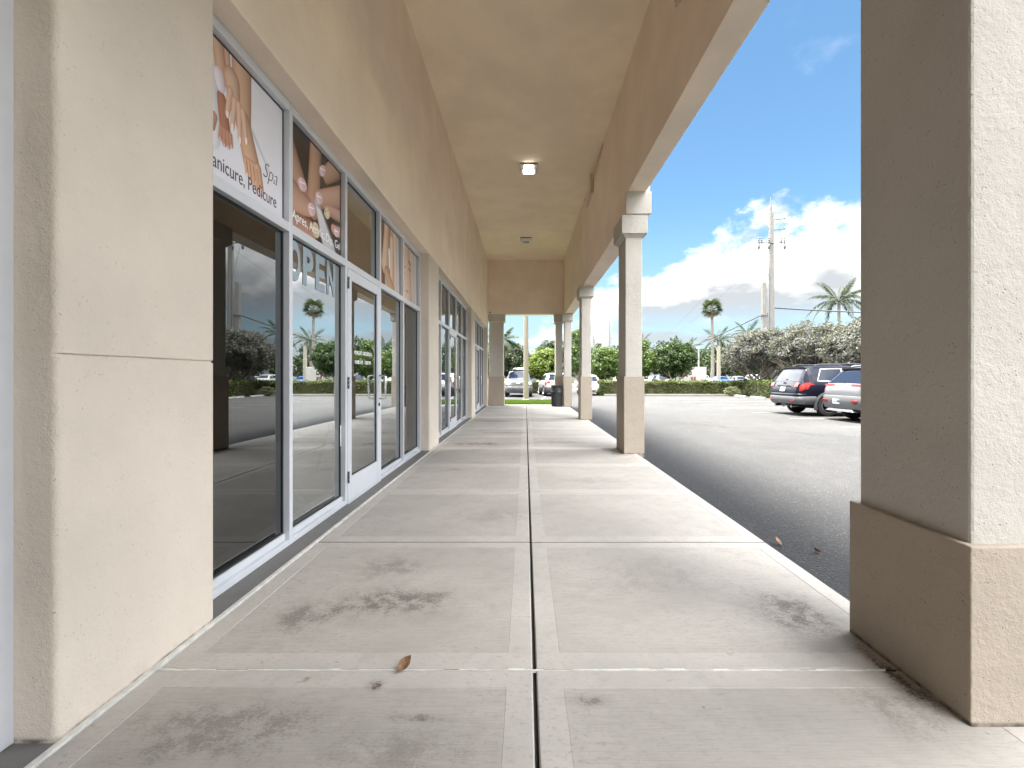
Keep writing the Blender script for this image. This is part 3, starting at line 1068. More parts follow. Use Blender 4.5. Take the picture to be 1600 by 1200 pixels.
wall_text('lettering', 'Spa', 0.17, 'ink_dark', XP + .001, 3.36, 2.83, t, shear=0.35, width=0.19, depth=0.0006, offset=-0.003)

# 2: hands with pink and glitter nails
t, P = poster('brown salon poster of fingers with pink and glitter nails, white lettering below', 1, 190, (0.05, 0.035, 0.025))
P.cap((3.95, 3.55), (3.99, 2.95), 0.06, 0.15, (0.030, 0.022, 0.016), (0.02, 0.015, 0.012), .05)
P.cap((3.70, 3.22), (3.98, 2.95), 0.14, 0.09, (0.42, 0.23, 0.14))
P.cap((4.22, 3.60), (4.15, 2.90), 0.11, 0.12, (0.45, 0.25, 0.15))
P.cap((4.75, 3.55), (4.42, 3.30), 0.13, 0.085, (0.47, 0.27, 0.17))
P.cap((4.85, 3.25), (4.25, 3.00), 0.13, 0.085, (0.52, 0.30, 0.20))
P.cap((3.72, 2.85), (4.05, 2.86), 0.16, 0.09, (0.50, 0.28, 0.18))
P.cap((3.80, 2.62), (4.10, 2.66), 0.12, 0.10, (0.44, 0.22, 0.14))
P.cap((4.80, 3.02), (4.45, 2.98), 0.07, 0.055, (0.50, 0.29, 0.20))
P.cap((4.85, 2.85), (4.58, 2.83), 0.07, 0.05, (0.52, 0.28, 0.21))
P.cap((4.22, 2.96), (4.50, 2.60), 0.05, 0.13, (0.42, 0.43, 0.46), (0.25, 0.25, 0.28), .04)
for i in range(9):
    P.cap((4.22 + i * .01, 2.92), (4.36 + i * .035, 2.60), 0.004, 0.005, (0.70, 0.71, 0.75), (0.6, 0.6, .65), .01)
for (x, y, rx, ry, an) in [(3.95, 3.015, .085, .060, .2), (4.12, 2.86, .078, .062, .3), (4.27, 3.02, .080, .058, .35), (4.34, 3.31, .085, .05, .7), (4.66, 2.82, .07, .045, .1)]:
    P.ell((x, y), rx, ry, an, (0.62, 0.42, 0.44), .12, 0.25)
    P.cap((x - .05, y + .008), (x + .045, y + .024), .006, .005, (0.88, 0.84, 0.86), (0.8, .75, .78), .006)
for (x, y, rx, ry) in [(4.20, 2.70, .075, .075), (4.44, 2.94, .07, .055)]:
    P.ell((x, y), rx, ry, .4, (0.62, 0.50, 0.30), .12)
    for k in range(26):
        P.ell((x + RNG.normal(0, rx * .45), y + RNG.normal(0, ry * .45)), .008, .008, 0, (0.85, 0.80, 0.62) if k % 2 else (0.30, 0.22, 0.12), .6)
P.make(XP, 'picture', t)
wall_text('lettering', 'Apres, Acrylic, Dip, Gel', 0.115, 'white_vinyl', XP + .001, 3.775, 2.665, t, width=0.98, depth=0.0006)

# 4 and 5: warm close-ups
t, P = poster('tan salon poster of soft folded hands, over the pane right of the door', 3, 120, (0.50, 0.36, 0.24))
y0 = ys1[3]
for (a0, b0, a1, b1, r0, r1, col) in [(.20, 3.6, .24, 2.5, .10, .12, (.16, .08, .04)), (.05, 3.5, .05, 2.9, .06, .06, (.55, .45, .32)), (.10, 2.95, .13, 2.6, .10, .09, (.46, .24, .15)),
                                      (.45, 3.55, .36, 2.9, .09, .15, (.62, .42, .28)), (.58, 3.5, .55, 2.6, .03, .05, (.34, .19, .11)), (.68, 3.3, .66, 2.75, .10, .08, (.66, .48, .34)),
                                      (.85, 3.5, .9, 2.6, .12, .10, (.60, .46, .34)), (.42, 2.8, .70, 2.6, .09, .10, (.50, .30, .18)), (.56, 3.12, .58, 2.92, .06, .05, (.70, .68, .68)), (.98, 3.4, 1.02, 2.6, .07, .08, (.44, .46, .50))]:
    P.cap((y0 + a0, b0), (y0 + a1, b1), r0, r1, col, soft=.02)
P.make(XP, 'picture', t)
t, P = poster('pale poster with a close-up of a face, last pane before the pier', 4, 120, (0.62, 0.47, 0.36))
y0 = ys1[4]
P.cap((y0 + .3, 3.5), (y0 + .45, 2.6), .22, .26, (.66, .46, .33), (.48, .30, .20), .03)
P.ell((y0 + .18, 3.10), .12, .035, .1, (.10, .06, .04), .5)
P.ell((y0 + .18, 3.00), .10, .04, 0, (.22, .13, .09), .6)
P.ell((y0 + .55, 3.24), .12, .03, -.3, (.16, .09, .06), .5)
P.ell((y0 + .56, 3.13), .10, .035, -.2, (.20, .12, .08), .6)
P.cap((y0 + .37, 3.15), (y0 + .40, 2.90), .02, .05, (.70, .50, .37), (.46, .28, .18), .03)
P.ell((y0 + .40, 2.74), .12, .03, 0, (.48, .19, .16), .5)
P.cap((y0 + .12, 2.9), (y0 + .10, 2.6), .10, .10, (.30, .17, .10), soft=.05)
P.cap((y0 + .95, 3.5), (y0 + 1.0, 2.6), .16, .14, (.50, .52, .53), soft=.06)
P.make(XP, 'picture', t)

# OPEN lettering and hours, stuck on the glass
t = thing('window_lettering', 'large pale OPEN letters stuck on the shop window left of the door', 'lettering')
for i, ch in enumerate('OPEN'):
    wall_text('letter', ch, 0.44, 'pale_vinyl', XG + .0065, 3.726 + i * 0.238, 2.17, t, width=0.195, depth=0.001, offset=0.018)
t = thing('door_lettering', 'small white opening hours lettering on the glass shop door', 'lettering')
wall_text('lettering', 'MONDAY - SATURDAY', 0.062, 'white_vinyl', XF - .0195, 5.06, 1.595, t, width=0.56, depth=0.0008, offset=0.001)
wall_text('lettering', '10:00 AM - 7:00 PM', 0.062, 'white_vinyl', XF - .0195, 5.08, 1.49, t, width=0.52, depth=0.0008, offset=0.001)
t = MB().box(0, .002, 0, .05, 0, .22).build('sticker', 'white_paint', None, loc=(XG + 0.0125, 4.745, 0.62), label='narrow white sticker low on the window beside the door frame', category='sticker')

# dim furniture inside the salon
t = thing('reception_desk', 'white reception desk inside the shop behind the door', 'desk', (-3.5, 7.0, 0))
MB().box(-.35, .35, -.7, .7, 0.0, 1.0).build('desk_body', 'white_paint', t, bevel=.01)
MB().box(-.42, .42, -.78, .78, 1.001, 1.05).build('counter_top', 'pale_vinyl', t, bevel=.006)
t = thing('easel', 'pale wooden easel standing inside the shop window right of the door', 'easel', (-2.55, 6.65, -0.01))
MB().tube([(0, -.28, 0), (-.05, -.02, 1.55)], .016, 6).build('leg', 'pale_wood', t)
MB().tube([(0, .28, 0), (-.05, .02, 1.55)], .016, 6).build('leg', 'pale_wood', t)
MB().tube([(-.5, .0, 0), (-.06, 0, 1.5)], .016, 6).build('leg', 'pale_wood', t)
MB().box(-.01, .03, -.25, .25, .70, .73).build('ledge', 'pale_wood', t)
b = MB()
n = 14
for i in range(n + 1):
    for j in range(n + 1):
        b.v.append((-2.85 + .75 * i / n + RNG.uniform(-.01, .01), 4.1 + 1.3 * j / n, max(0.0, .14 * math.sin(PI * i / n) * math.sin(PI * j / n) * RNG.uniform(.5, 1.2)) - .008))
for i in range(n):
    for j in range(n):
        q = i * (n + 1) + j
        b.f.append((q, q + n + 1, q + n + 2, q + 1))
        b.mi.append(0)
b.build('plastic_sheet', 'white_vinyl', None, label='crumpled white plastic sheet on the shop floor behind the window', category='plastic sheet')

t = thing('lockbox', 'small dark lockbox hanging on the second shop door handle', 'lockbox', (XF + 0.09, 12.38, 1.02))
MB().box(-.03, .03, -.04, .04, -.12, 0).build('box_body', 'dark_metal', t, bevel=.008, seg=2)
MB().tube([(0, -.025, 0), (0, -.025, .05), (0, .025, .05), (0, .025, 0)], .006, 6).build('shackle', 'steel', t)

# dead leaf on the paving and a small litter of crumbs
b = MB()
n = 9
for i in range(n):
    s = i / (n - 1)
    wd = 0.030 * math.sin(PI * min(1, s * 1.02)) ** 0.8
    z = 0.012 + 0.045 * (s - .3) ** 2 * 2
    for k, q in enumerate((-1, -.5, 0, .5, 1)):
        b.v.append((q * wd, s * .095, z + abs(q) * .018 * math.sin(PI * s)))
for i in range(n - 1):
    for k in range(4):
        q = i * 5 + k
        b.f.append((q, q + 1, q + 6, q + 5))
        b.mi.append(0)
b.tube([(0, -.02, .012), (0, 0, .013), (0, .05, .02)], .0018, 5)
b.build('dead_leaf', 'leaf_brown', None, smooth=60, loc=(-0.585, 2.075, 0.0), label='curled brown dead leaf lying on the first paving joint', category='leaf')
bpy.data.objects['dead_leaf'].rotation_euler = (0.25, 0.5, -0.45)
bpy.data.objects['dead_leaf'].scale = (.78, .78, .78)

for x, y, a, sc, lab in ((2.22, 3.95, .4, .9, 'brown dry leaf on the asphalt close to the walkway edge'), (2.46, 3.80, 2.1, .7, 'small dry leaf scrap on the asphalt beside the near column base')):
    o = bpy.data.objects['dead_leaf'].copy()
    C.objects.link(o)
    o.location = (x, y, ROAD)
    o.rotation_euler = (.3, .25, a)
    o.scale = (sc, sc, sc)
    o['label'] = lab

# ------------------------------------------------------------------ vegetation
def quads_mesh(name, V, mat):
    """V: (n,4,3) array of quads"""
    n = len(V)
    me = bpy.data.meshes.new(name)
    me.vertices.add(4 * n)
    me.vertices.foreach_set('co', V.reshape(-1).astype(np.float32))
    me.loops.add(4 * n)
    me.loops.foreach_set('vertex_index', np.arange(4 * n, dtype=np.int32))
    me.polygons.add(n)
    me.polygons.foreach_set('loop_start', np.arange(0, 4 * n, 4, dtype=np.int32))
    try:
        me.polygons.foreach_set('loop_total', np.full(n, 4, dtype=np.int32))
    except Exception:
        pass
    me.update(calc_edges=True)
    me.materials.append(M[mat])
    return me


def unit(a):
    return a / (np.linalg.norm(a, axis=-1, keepdims=True) + 1e-9)


def leaf_quads(P, out, length, width, rng, up=0.5, jitter=0.9):
    """rhombus leaves at P, facing roughly along OUT + up with jitter"""
    n = len(P)
    N = unit(unit(out) * 0.7 + np.array((0, 0, up)) + rng.normal(0, jitter, (n, 3)))
    A = unit(np.cross(N, rng.normal(0, 1, (n, 3))))
    B = np.cross(N, A)
    L = (length * rng.uniform(0.6, 1.25, n))[:, None]
    Wd = (width * rng.uniform(0.6, 1.25, n))[:, None]
    return np.stack([P - A * L * .5, P + B * Wd * .5 - A * L * .05 + N * L * .06, P + A * L * .5, P - B * Wd * .5 - A * L * .05 + N * L * .06], 1)


def crown_points(rng, lobes, n_clump, per, clump_r):
    """lobes: list of (cx,cy,cz,rx,ry,rz)"""
    lobes = np.array(lobes, float)
    vol = lobes[:, 3] * lobes[:, 4] * lobes[:, 5]
    pts, out = [], []
    for _ in range(n_clump):
        l = lobes[rng.choice(len(lobes), p=vol / vol.sum())]
        d_ = unit(rng.normal(0, 1, 3))
        r = rng.uniform(0.45, 1.0) ** 0.55
        c = l[:3] + d_ * l[3:] * r
        cr = clump_r * rng.uniform(0.6, 1.3)
        k = int(per * rng.uniform(0.6, 1.3))
        q = unit(rng.normal(0, 1, (k, 3))) * (rng.uniform(0, 1, (k, 1)) ** 0.45) * cr * np.array((1, 1, .8))
        pts.append(c + q)
        out.append(q + d_ * cr * 0.5)
    return np.concatenate(pts), np.concatenate(out)


def limbs(b, base, h, spread, n, r, rng, lean=0.0, fork=0.4):
    top = Vector((rng.normal(0, .05) + lean, rng.normal(0, .05), h * fork))
    b.tube([(0, 0, -0.1), tuple(top * .5), tuple(top)], [r * 1.25, r, r * .85], 8)
    for i in range(n):
        a = 2 * PI * (i + rng.uniform(-.25, .25)) / n
        e = top + Vector((math.cos(a) * spread, math.sin(a) * spread, h * (1 - fork) * rng.uniform(.7, 1.0)))
        m = top.lerp(e, .5) + Vector((math.cos(a) * spread * .12, math.sin(a) * spread * .12, -h * .04))
        b.tube([tuple(top - Vector((0, 0, .05))), tuple(m), tuple(e)], [r * .62, r * .4, r * .12], 6)
        for j in range(2):
            aa = a + rng.uniform(-.9, .9)
            e2 = m + Vector((math.cos(aa) * spread * .6, math.sin(aa) * spread * .6, h * .22))
            b.tube([tuple(m), tuple(m.lerp(e2, .5) + Vector((0, 0, .05))), tuple(e2)], [r * .35, r * .2, r * .06], 5)


def tree(name, label, loc, lobes, leafmat, n_clump, per, clump_r, leaf_l, leaf_w, seed, trunk_h, trunk_r, spread, stems=1, group=None, category='tree', bark='bark', n_limb=5):
    rng = np.random.default_rng(seed)
    t = thing(name, label, category, loc, 0, group)
    P, O = crown_points(rng, lobes, n_clump, per, clump_r)
    link('crown', quads_mesh('crown', leaf_quads(P, O, leaf_l, leaf_w, rng), leafmat), t)
    for s in range(stems):
        b = MB()
        limbs(b, None, trunk_h, spread, n_limb, trunk_r, rng, lean=(s - (stems - 1) / 2) * .35)
        o = b.build('trunk', bark, t, smooth=60)
        if stems > 1:
            o.location = ((s - (stems - 1) / 2) * .35, rng.uniform(-.2, .2), 0)
    return t


GZ0 = -0.2
# clipped round ficus trees behind the hedge
tree('ficus_tree', 'round dark green clipped tree in front of the white wall', (13.75, 42, GZ0), [(0, 0, 3.15, 1.8, 1.7, 1.6), (-.7, .2, 2.75, 1.4, 1.4, 1.1), (.6, -.1, 3.5, 1.3, 1.3, 1.2)], 'leaf_ficus', 270, 66, .44, .24, .14, 21, 2.4, .12, 1.3, group='clipped round trees behind the hedge')
tree('ficus_tree', 'bright green round tree just right of the second column', (10.9, 43, GZ0), [(0, 0, 3.1, 1.55, 1.4, 1.85), (-.4, 0, 2.4, 1.4, 1.3, 1.2)], 'leaf_bright', 140, 60, .42, .24, .14, 22, 2.6, .10, .9, group='clipped round trees behind the hedge')
tree('ficus_tree', 'bushy green tree above the white hatchback', (7.1, 42, GZ0), [(0, 0, 2.7, 1.5, 1.4, 1.5), (.4, 0, 3.1, 1.0, 1.0, 1.1), (1.5, .5, 2.6, 1.1, 1.1, 1.3)], 'leaf_bright', 160, 60, .45, .24, .13, 23, 2.3, .10, 1.0, group='clipped round trees behind the hedge')
tree('slim_tree', 'slender upright tree seen between the two far columns', (4.55, 40, GZ0), [(0, 0, 3.6, .75, .7, 2.0), (.2, 0, 5.0, .5, .5, .8)], 'leaf_bright', 80, 46, .36, .22, .12, 24, 3.0, .07, .5)
tree('lime_tree', 'spreading yellow green tree behind the white sport utility', (1.55, 44, GZ0), [(0, 0, 2.6, 1.75, 1.5, 1.35), (.5, 0, 3.5, 1.1, 1.0, .75), (-.7, 0, 2.2, 1.1, 1.1, 1.0)], 'leaf_lime', 150, 60, .42, .24, .13, 25, 2.2, .10, 1.2)
tree('oak_tree', 'dark leafy tree behind the parked grey sport utility', (-1.6, 46, GZ0), [(0, 0, 3.2, 2.0, 1.7, 1.8), (-1.2, 0, 2.8, 1.5, 1.4, 1.5)], 'leaf_dark', 160, 56, .5, .26, .15, 26, 2.6, .14, 1.4)

# silver buttonwoods over the stalls on the right
for i, (x, y, sc, lab) in enumerate([(17.75, 34.3, 1.0, 'silver grey buttonwood tree at the left end of the row, below the tall pole'),
                                     (18.9, 29.6, 1.0, 'silver grey buttonwood tree in the middle of the row above the navy car'),
                                     (19.2, 25.2, .95, 'silver grey buttonwood tree next to the near pillar, palm rising above it')]):
    lobes = [(0, 0, 3.55, 2.5, 2.0, 1.45), (-1.2, .2, 3.1, 1.7, 1.6, 1.15), (1.2, -.3, 3.7, 1.7, 1.6, 1.25), (.3, .2, 4.35, 1.5, 1.3, .8)]
    lobes = [tuple(v * sc for v in l) for l in lobes]
    tree('buttonwood_tree', lab, (x, y, GZ0), lobes, 'leaf_silver', 330, 62, .40, .20, .085, 31 + i, 3.2, .10, 1.6, stems=3, group='silver buttonwood trees along the parking stalls')

# wooded line beyond the street: single trees, far away
bgl = ['leaf_dark', 'leaf_ficus', 'leaf_dark', 'leaf_ficus']
k = 0
for i in range(13):
    x = -7 + i * 6.3 + RNG.uniform(-1.5, 1.5)
    y = 96 + RNG.uniform(-6, 8)
    h = RNG.uniform(6.6, 9.4)
    r = RNG.uniform(3.2, 4.6)
    tree('background_tree', 'green tree in the wooded line across the street', (x, y, GZ0), [(0, 0, h * .58, r, r, h * .42), (r * .4, 0, h * .75, r * .6, r * .6, h * .28), (-r * .5, 0, h * .5, r * .7, r * .7, h * .35)],
         bgl[i % 4], 95, 30, 1.0, .62, .38, 50 + i, h * .6, .2, r * .6, group='trees in the wooded line across the street')

# hedges
def hedge(label, x0, x1, y0, y1, h, seed, n):
    rng = np.random.default_rng(seed)
    t = thing('hedge', label, 'hedge', ((x0 + x1) / 2, (y0 + y1) / 2, ROAD))
    hx, hy = (x1 - x0) / 2, (y1 - y0) / 2
    MB().box(-hx + .14, hx - .14, -hy + .14, hy - .14, 0, h - .16).build('branches', 'twig_core', t)
    A = np.array([2 * hx * h, 2 * hx * h, 2 * hy * h, 2 * hy * h, 4 * hx * hy])
    f = rng.choice(5, n, p=A / A.sum())
    u, v = rng.uniform(-1, 1, n), rng.uniform(0, 1, n)
    P = np.zeros((n, 3))
    O = np.zeros((n, 3))
    for s, (ax, sg) in enumerate(((1, -1), (1, 1), (0, -1), (0, 1))):
        m = f == s
        P[m, ax] = sg * (hy if ax == 1 else hx)
        P[m, 1 - ax] = u[m] * (hx if ax == 1 else hy)
        P[m, 2] = v[m] * h
        O[m, ax] = sg
    m = f == 4
    P[m] = np.stack([u[m] * hx, (v[m] * 2 - 1) * hy, np.full(m.sum(), h)], 1)
    O[m, 2] = 1
    # waves in the clipped face and hollows
    wv = .05 * np.sin(P[:, 0] * 2.3 + 1) + .05 * np.sin(P[:, 1] * 2.9) + .03 * np.sin(P[:, 0] * 7.1 + P[:, 2] * 5)
    P += O * (wv[:, None] - np.abs(rng.normal(0, .09, (n, 1))))
    P += rng.normal(0, .03, (n, 3))
    P[:, 2] = np.maximum(P[:, 2], .04)
    link('leaves', quads_mesh('leaves', leaf_quads(P, O, .13, .085, rng, .35, .8), 'leaf_hedge'), t)


hedge('long clipped green hedge at the far end of the stalls, below the white wall', 5.6, 16.2, 34.35, 35.4, 1.10, 71, 15000)
hedge('clipped green hedge running behind the wheel stops and the navy car', 16.35, 17.4, 12.0, 35.9, 1.15, 72, 17000)
hedge('short dark hedge behind the white sport utility', -.5, 3.6, 39.0, 40.0, 1.05, 73, 6000)
rng = np.random.default_rng(75)
t = thing('pale_shrub', 'pale yellowish low shrub in the gap between the two hedges', 'shrub', (15.5, 34.05, ROAD))
P, O = crown_points(rng, [(0, 0, .38, .60, .32, .40), (.5, -.1, .22, .45, .3, .25)], 70, 36, .16)
P[:, 2] = np.maximum(P[:, 2], .03)
link('leaves', quads_mesh('leaves', leaf_quads(P, O, .14, .05, rng), 'leaf_pale'), t)
MB().tube([(0, 0, 0), (.05, 0, .5)], .03, 6).build('stem', 'bark', t)

# kerbs round the parking lot
t = thing('kerb', 'grey concrete kerb in front of the long hedge', 'kerb', (0, 0, 0))
for i in range(7):
    x = 5.9 + i * 1.37
    MB().box(x, x + 1.362, 33.92, 34.12, -0.19, 0.02).build('kerb_stone', 'concrete_kerb', t, bevel=.02, seg=2)
t = thing('kerb', 'concrete kerb along the grass strip at the end of the walkway', 'kerb', (0, 0, 0))
for i in range(8):
    x = -9.3 + i * 1.4
    MB().box(x, x + 1.392, 26.38, 26.56, -0.19, 0.01).build('kerb_stone', 'concrete_kerb', t, bevel=.02, seg=2)
for i in range(3):
    y = 21.86 + i * 1.5
    MB().box(1.92, 2.08, y, y + 1.492, -0.19, 0.01).build('kerb_stone', 'concrete_kerb', t, bevel=.02, seg=2)

for i, (y, lab) in enumerate([(33.05, 'white concrete wheel stop beside the pale shrub'), (30.45, 'white concrete wheel stop between the pale shrub and the navy car'),
                              (27.75, 'white concrete wheel stop just left of the navy car')]):
    b = MB()
    b.prism([(-.09, 0), (.09, 0), (.06, .12), (-.06, .12)], 1, -.92, .92)
    b.build('wheel_stop', 'stop_paint', None, bevel=.012, loc=(15.55, y, ROAD), label=lab, category='wheel stop', group='wheel stops along the hedge')

# grass strip past the end of the walkway
MB().box(-9.4, 1.91, 21.80, 26.37, -0.19, -0.03).build('lawn', 'turf', kind='structure')
rng = np.random.default_rng(81)
n = 26000
P = np.stack([rng.uniform(-5.5, 1.86, n), rng.uniform(21.9, 26.3, n), np.full(n, -.03)], 1)
a = rng.uniform(0, 2 * PI, n)
dirv = np.stack([np.cos(a), np.sin(a), np.zeros(n)], 1)
hgt = rng.uniform(.04, .085, n)[:, None]
tip = P + np.array((0, 0, 1)) * hgt + dirv[:, [1, 0, 2]] * rng.uniform(-.03, .03, (n, 1))
V = np.stack([P - dirv * .008, P + dirv * .008, tip + dirv * .003, tip - dirv * .003], 1)
link('grass', quads_mesh('grass', V, 'blade'), None, label='short bright green grass past the end of the walkway', category='grass', kind='stuff')


# palms
def frond_mesh(rng, length, droop, n=26, leaflet=.55, mat='leaf_palm'):
    """an arched rachis with drooping leaflets along it; grows along +X"""
    pts = []
    for i in range(n + 1):
        s = i / n
        pts.append(np.array((length * s * (1 - .18 * s), 0, length * (.42 * s - droop * s * s))))
    V = []
    for i in range(n):
        p, q = pts[i], pts[i + 1]
        wd = .035 * (1 - .8 * i / n)
        V.append([p + (0, wd, 0), p - (0, wd, 0), q - (0, wd * .9, 0), q + (0, wd * .9, 0)])
    for i in range(3, n + 1):
        s = i / n
        tdir = unit(pts[i] - pts[i - 1])
        L = leaflet * (math.sin(PI * (0.16 + .80 * s)) ** .7) * rng.uniform(.85, 1.1)
        for sg in (-1, 1):
            for sub in (0, .33, .67):
                base = pts[i] - (pts[i] - pts[i - 1]) * sub
                dv = unit(tdir * .75 + np.array((0, sg * .85, -.35)) + rng.normal(0, .12, 3))
                mid = base + dv * L * .5
                end = base + dv * L * .92 + np.array((0, 0, -L * .30))
                w_ = unit(np.cross(dv, (0, 0, 1))) * L * .05
                V.append([base, mid + w_, end, mid - w_])
    return quads_mesh('frond', np.array(V), mat)


def palm(label, loc, h, crown_r, n_fronds, seed, lean=(0, 0), trunk_r=.16, group=None):
    rng = np.random.default_rng(seed)
    t = thing('coconut_palm', label, 'palm tree', loc, 0, group)
    top = Vector((lean[0], lean[1], h))
    MB().tube([(0, 0, -.1), tuple(top * .35 + Vector((lean[0] * -.08, 0, 0))), tuple(top * .7), tuple(top)], [trunk_r * 1.5, trunk_r, trunk_r * .85, trunk_r * .8], 10).build('trunk', 'bark_palm', t, smooth=60)
    meshes = [frond_mesh(rng, crown_r * 1.18, dr) for dr in (.30, .55, .85, 1.1)]
    for i in range(n_fronds):
        a = i * 2.39996 + rng.uniform(-.2, .2)
        kk = i / n_fronds
        me = meshes[min(3, int(kk * 4))]
        pitch = (.75 - 1.0 * kk)
        link('frond', me, t, tuple(top), (rng.uniform(-.25, .25), -pitch, a))
    return t


palm('tall palm with drooping fronds rising above the silver trees by the near pillar', (31.0, 45, GZ0), 8.9, 2.9, 20, 91)
palm('palm crown behind the tall fan palm, over the white wall', (33.0, 78, GZ0), 7.6, 3.4, 18, 92, group='palms across the street')
palm('small palm above the round dark tree', (28.4, 80, GZ0), 6.2, 3.0, 16, 93, group='palms across the street')
palm('palm crown half hidden behind the poles and silver trees', (36.2, 74, GZ0), 8.3, 3.3, 17, 94, group='palms across the street')
palm('palm frond tips beside the second column, above the bright round tree', (15.3, 62, GZ0), 5.3, 2.9, 16, 95, group='palms across the street')
palm('palm with hanging fronds above the grey sport utility at the end opening', (-1.95, 34.5, GZ0), 4.1, 1.6, 16, 96, trunk_r=.1)


def fan_mesh(rng, R, mat):
    V = []
    n = 13
    pet = R * .75
    V.append([np.array((0, .02, 0)), np.array((0, -.02, 0)), np.array((pet, -.015, 0)), np.array((pet, .015, 0))])
    for i in range(n):
        a = (-1 + 2 * i / (n - 1)) * 1.75
        dv = np.array((math.cos(a), math.sin(a), -.10 - .1 * abs(a)))
        w_ = np.array((-math.sin(a), math.cos(a), 0)) * R * .065
        b0 = np.array((pet, 0, 0))
        mid = b0 + dv * R * .55
        end = b0 + dv * R * rng.uniform(.85, 1.0) + np.array((0, 0, -R * .22))
        V.append([b0, mid + w_, end, mid - w_])
    return quads_mesh('fan_leaf', np.array(V), mat)


t = thing('fan_palm', 'very tall slender fan palm with a small round crown left of the poles', 'palm tree', (28.7, 70, GZ0))
rng = np.random.default_rng(97)
Hf = 12.2
MB().tube([(0, 0, -.1), (.1, 0, 3), (.05, 0, 8), (0, 0, Hf)], [.36, .26, .2, .17], 10).build('trunk', 'bark_palm', t, smooth=60)
fm = [fan_mesh(rng, 1.1, 'leaf_palm') for _ in range(3)]
fd = fan_mesh(rng, .8, 'leaf_palm_dry')
for i in range(34):
    kk = i / 34
    a = i * 2.39996
    dry = kk > .80
    link('fan_leaf', fd if dry else fm[i % 3], t, (0, 0, Hf - .15 - .8 * max(0, kk - .5)), (rng.uniform(-.4, .4), -(1.25 - 2.3 * kk), a))

# ------------------------------------------------------------------ poles, wires, walls
t = thing('utility_pole', 'tall weathered concrete utility pole with crossarm and insulators', 'utility pole', (19.44, 36, GZ0))
MB().frustum(-.21, .21, -.21, .21, -.3, -.135, .135, -.135, .135, 14.55).build('pole', 'concrete_pole', t, bevel=.015)
MB().box(-.10, .02, -.1, .1, 14.45, 14.95).box(-.05, 0, -.03, .03, 14.9, 15.75).build('pole_top', 'dark_metal', t)
MB().tube([(-.30, -.1, 0), (-.29, -.1, 5), (-.24, -.1, 10.2)], .07, 8).build('conduit', 'grey_plastic', t, smooth=60)
MB().tube([(-1.10, -.2, 12.05), (.98, -.2, 12.05)], .045, 6).build('crossarm', 'dark_metal', t)
MB().tube([(-.85, -.2, 11.7), (-.2, -.2, 9.1)], .012, 5).tube([(.85, -.2, 11.7), (.17, -.2, 9.7)], .012, 5).build('brace', 'dark_metal', t)
for x in (-1.08, -.86, -.28, .68, .96):
    MB().lathe([(.03, 0), (.075, .08), (.03, .14), (.075, .22), (.03, .30), (.07, .36), (.02, .42)], 8, cz=0).build('insulator', 'dark_metal', t, smooth=40, loc=(x, -.2, 12.07))
for x in (-1.08, -.28, .96):
    MB().lathe([(.02, 0), (.09, -.12), (.09, -.40), (.02, -.52)][::-1], 8).build('insulator', 'dark_metal', t, smooth=40, loc=(x, -.2, 12.03))
for z, ex in ((13.95, 1.0), (13.15, .98)):
    MB().tube([(.12, -.1, z - .05), (.45, -.1, z - .02), (ex, -.1, z + .03)], .035, 6).lathe([(.02, 0), (.06, .05), (.06, .16), (.02, .2)], 8, cx=ex, cy=-.1, cz=z - .02).build('side_arm', 'dark_metal', t)
t = thing('utility_pole', 'shorter grey pole without arms just left of the tall utility pole', 'utility pole', (18.75, 35.8, GZ0))
MB().frustum(-.20, .20, -.20, .20, -.3, -.15, .15, -.15, .15, 8.95).build('pole', 'concrete_pole', t, bevel=.02)
MB().box(-.23, .23, -.23, .23, 6.3, 6.36).box(.2, .32, -.05, .05, 6.25, 6.55).build('band', 'dark_metal', t)


def wire(name, label, a, b_, sag, r, group=None, parent=None):
    a, b_ = Vector(a), Vector(b_)
    pts = [tuple(a.lerp(b_, i / 18) - Vector((0, 0, sag * 4 * (i / 18) * (1 - i / 18)))) for i in range(19)]
    return MB().tube(pts, r, 6).build(name, 'wire', None, smooth=60, label=label, category='cable', group=group)


wire('power_line', 'thick dark cable from the tall pole to the right past the palm', (19.62, 35.9, 6.75), (62, 40, 8.3), .9, .055)
wire('power_line', 'dark cable falling left from the short pole past the fan palm', (18.6, 35.7, 6.2), (36, 122, 6.6), .5, .06)
wire('power_line', 'thin overhead wire from the left tip of the tall pole crossarm', (18.36, 35.8, 12.3), (36.5, 124, 11.5), .7, .010, 'thin overhead wires')
wire('power_line', 'thin overhead wire from the right tip of the tall pole crossarm', (20.4, 35.8, 12.3), (38.5, 124, 11.5), .7, .010, 'thin overhead wires')

t = thing('wooden_pole', 'slim far utility pole seen between the second and third columns', 'utility pole', (13.2, 88, GZ0))
MB().tube([(0, 0, 0), (0, 0, 9.4)], [.24, .16], 8).box(-.2, .5, -.05, .05, 8.0, 8.12).box(-.2, .4, -.05, .05, 7.2, 7.32).build('pole', 'concrete_pole', t)
t = thing('wooden_pole', 'tallest far pole with a thin tip between the second and third columns', 'utility pole', (16.6, 90, GZ0))
MB().tube([(0, 0, 0), (0, 0, 10.4), (0, 0, 12.6)], [.26, .17, .05], 8).box(-.1, .5, -.05, .05, 9.0, 9.12).build('pole', 'concrete_pole', t)
t = thing('wooden_pole', 'short far pole close to the second column', 'utility pole', (17.5, 92, GZ0))
MB().tube([(0, 0, 0), (0, 0, 7.8)], [.2, .15], 8).build('pole', 'concrete_pole', t)
t = thing('light_pole', 'pale tan square light pole standing by the tall fan palm', 'light pole', (27.6, 65, GZ0))
MB().frustum(-.22, .22, -.22, .22, 0, -.18, .18, -.18, .18, 5.9).build('pole', 'pole_paint', t)
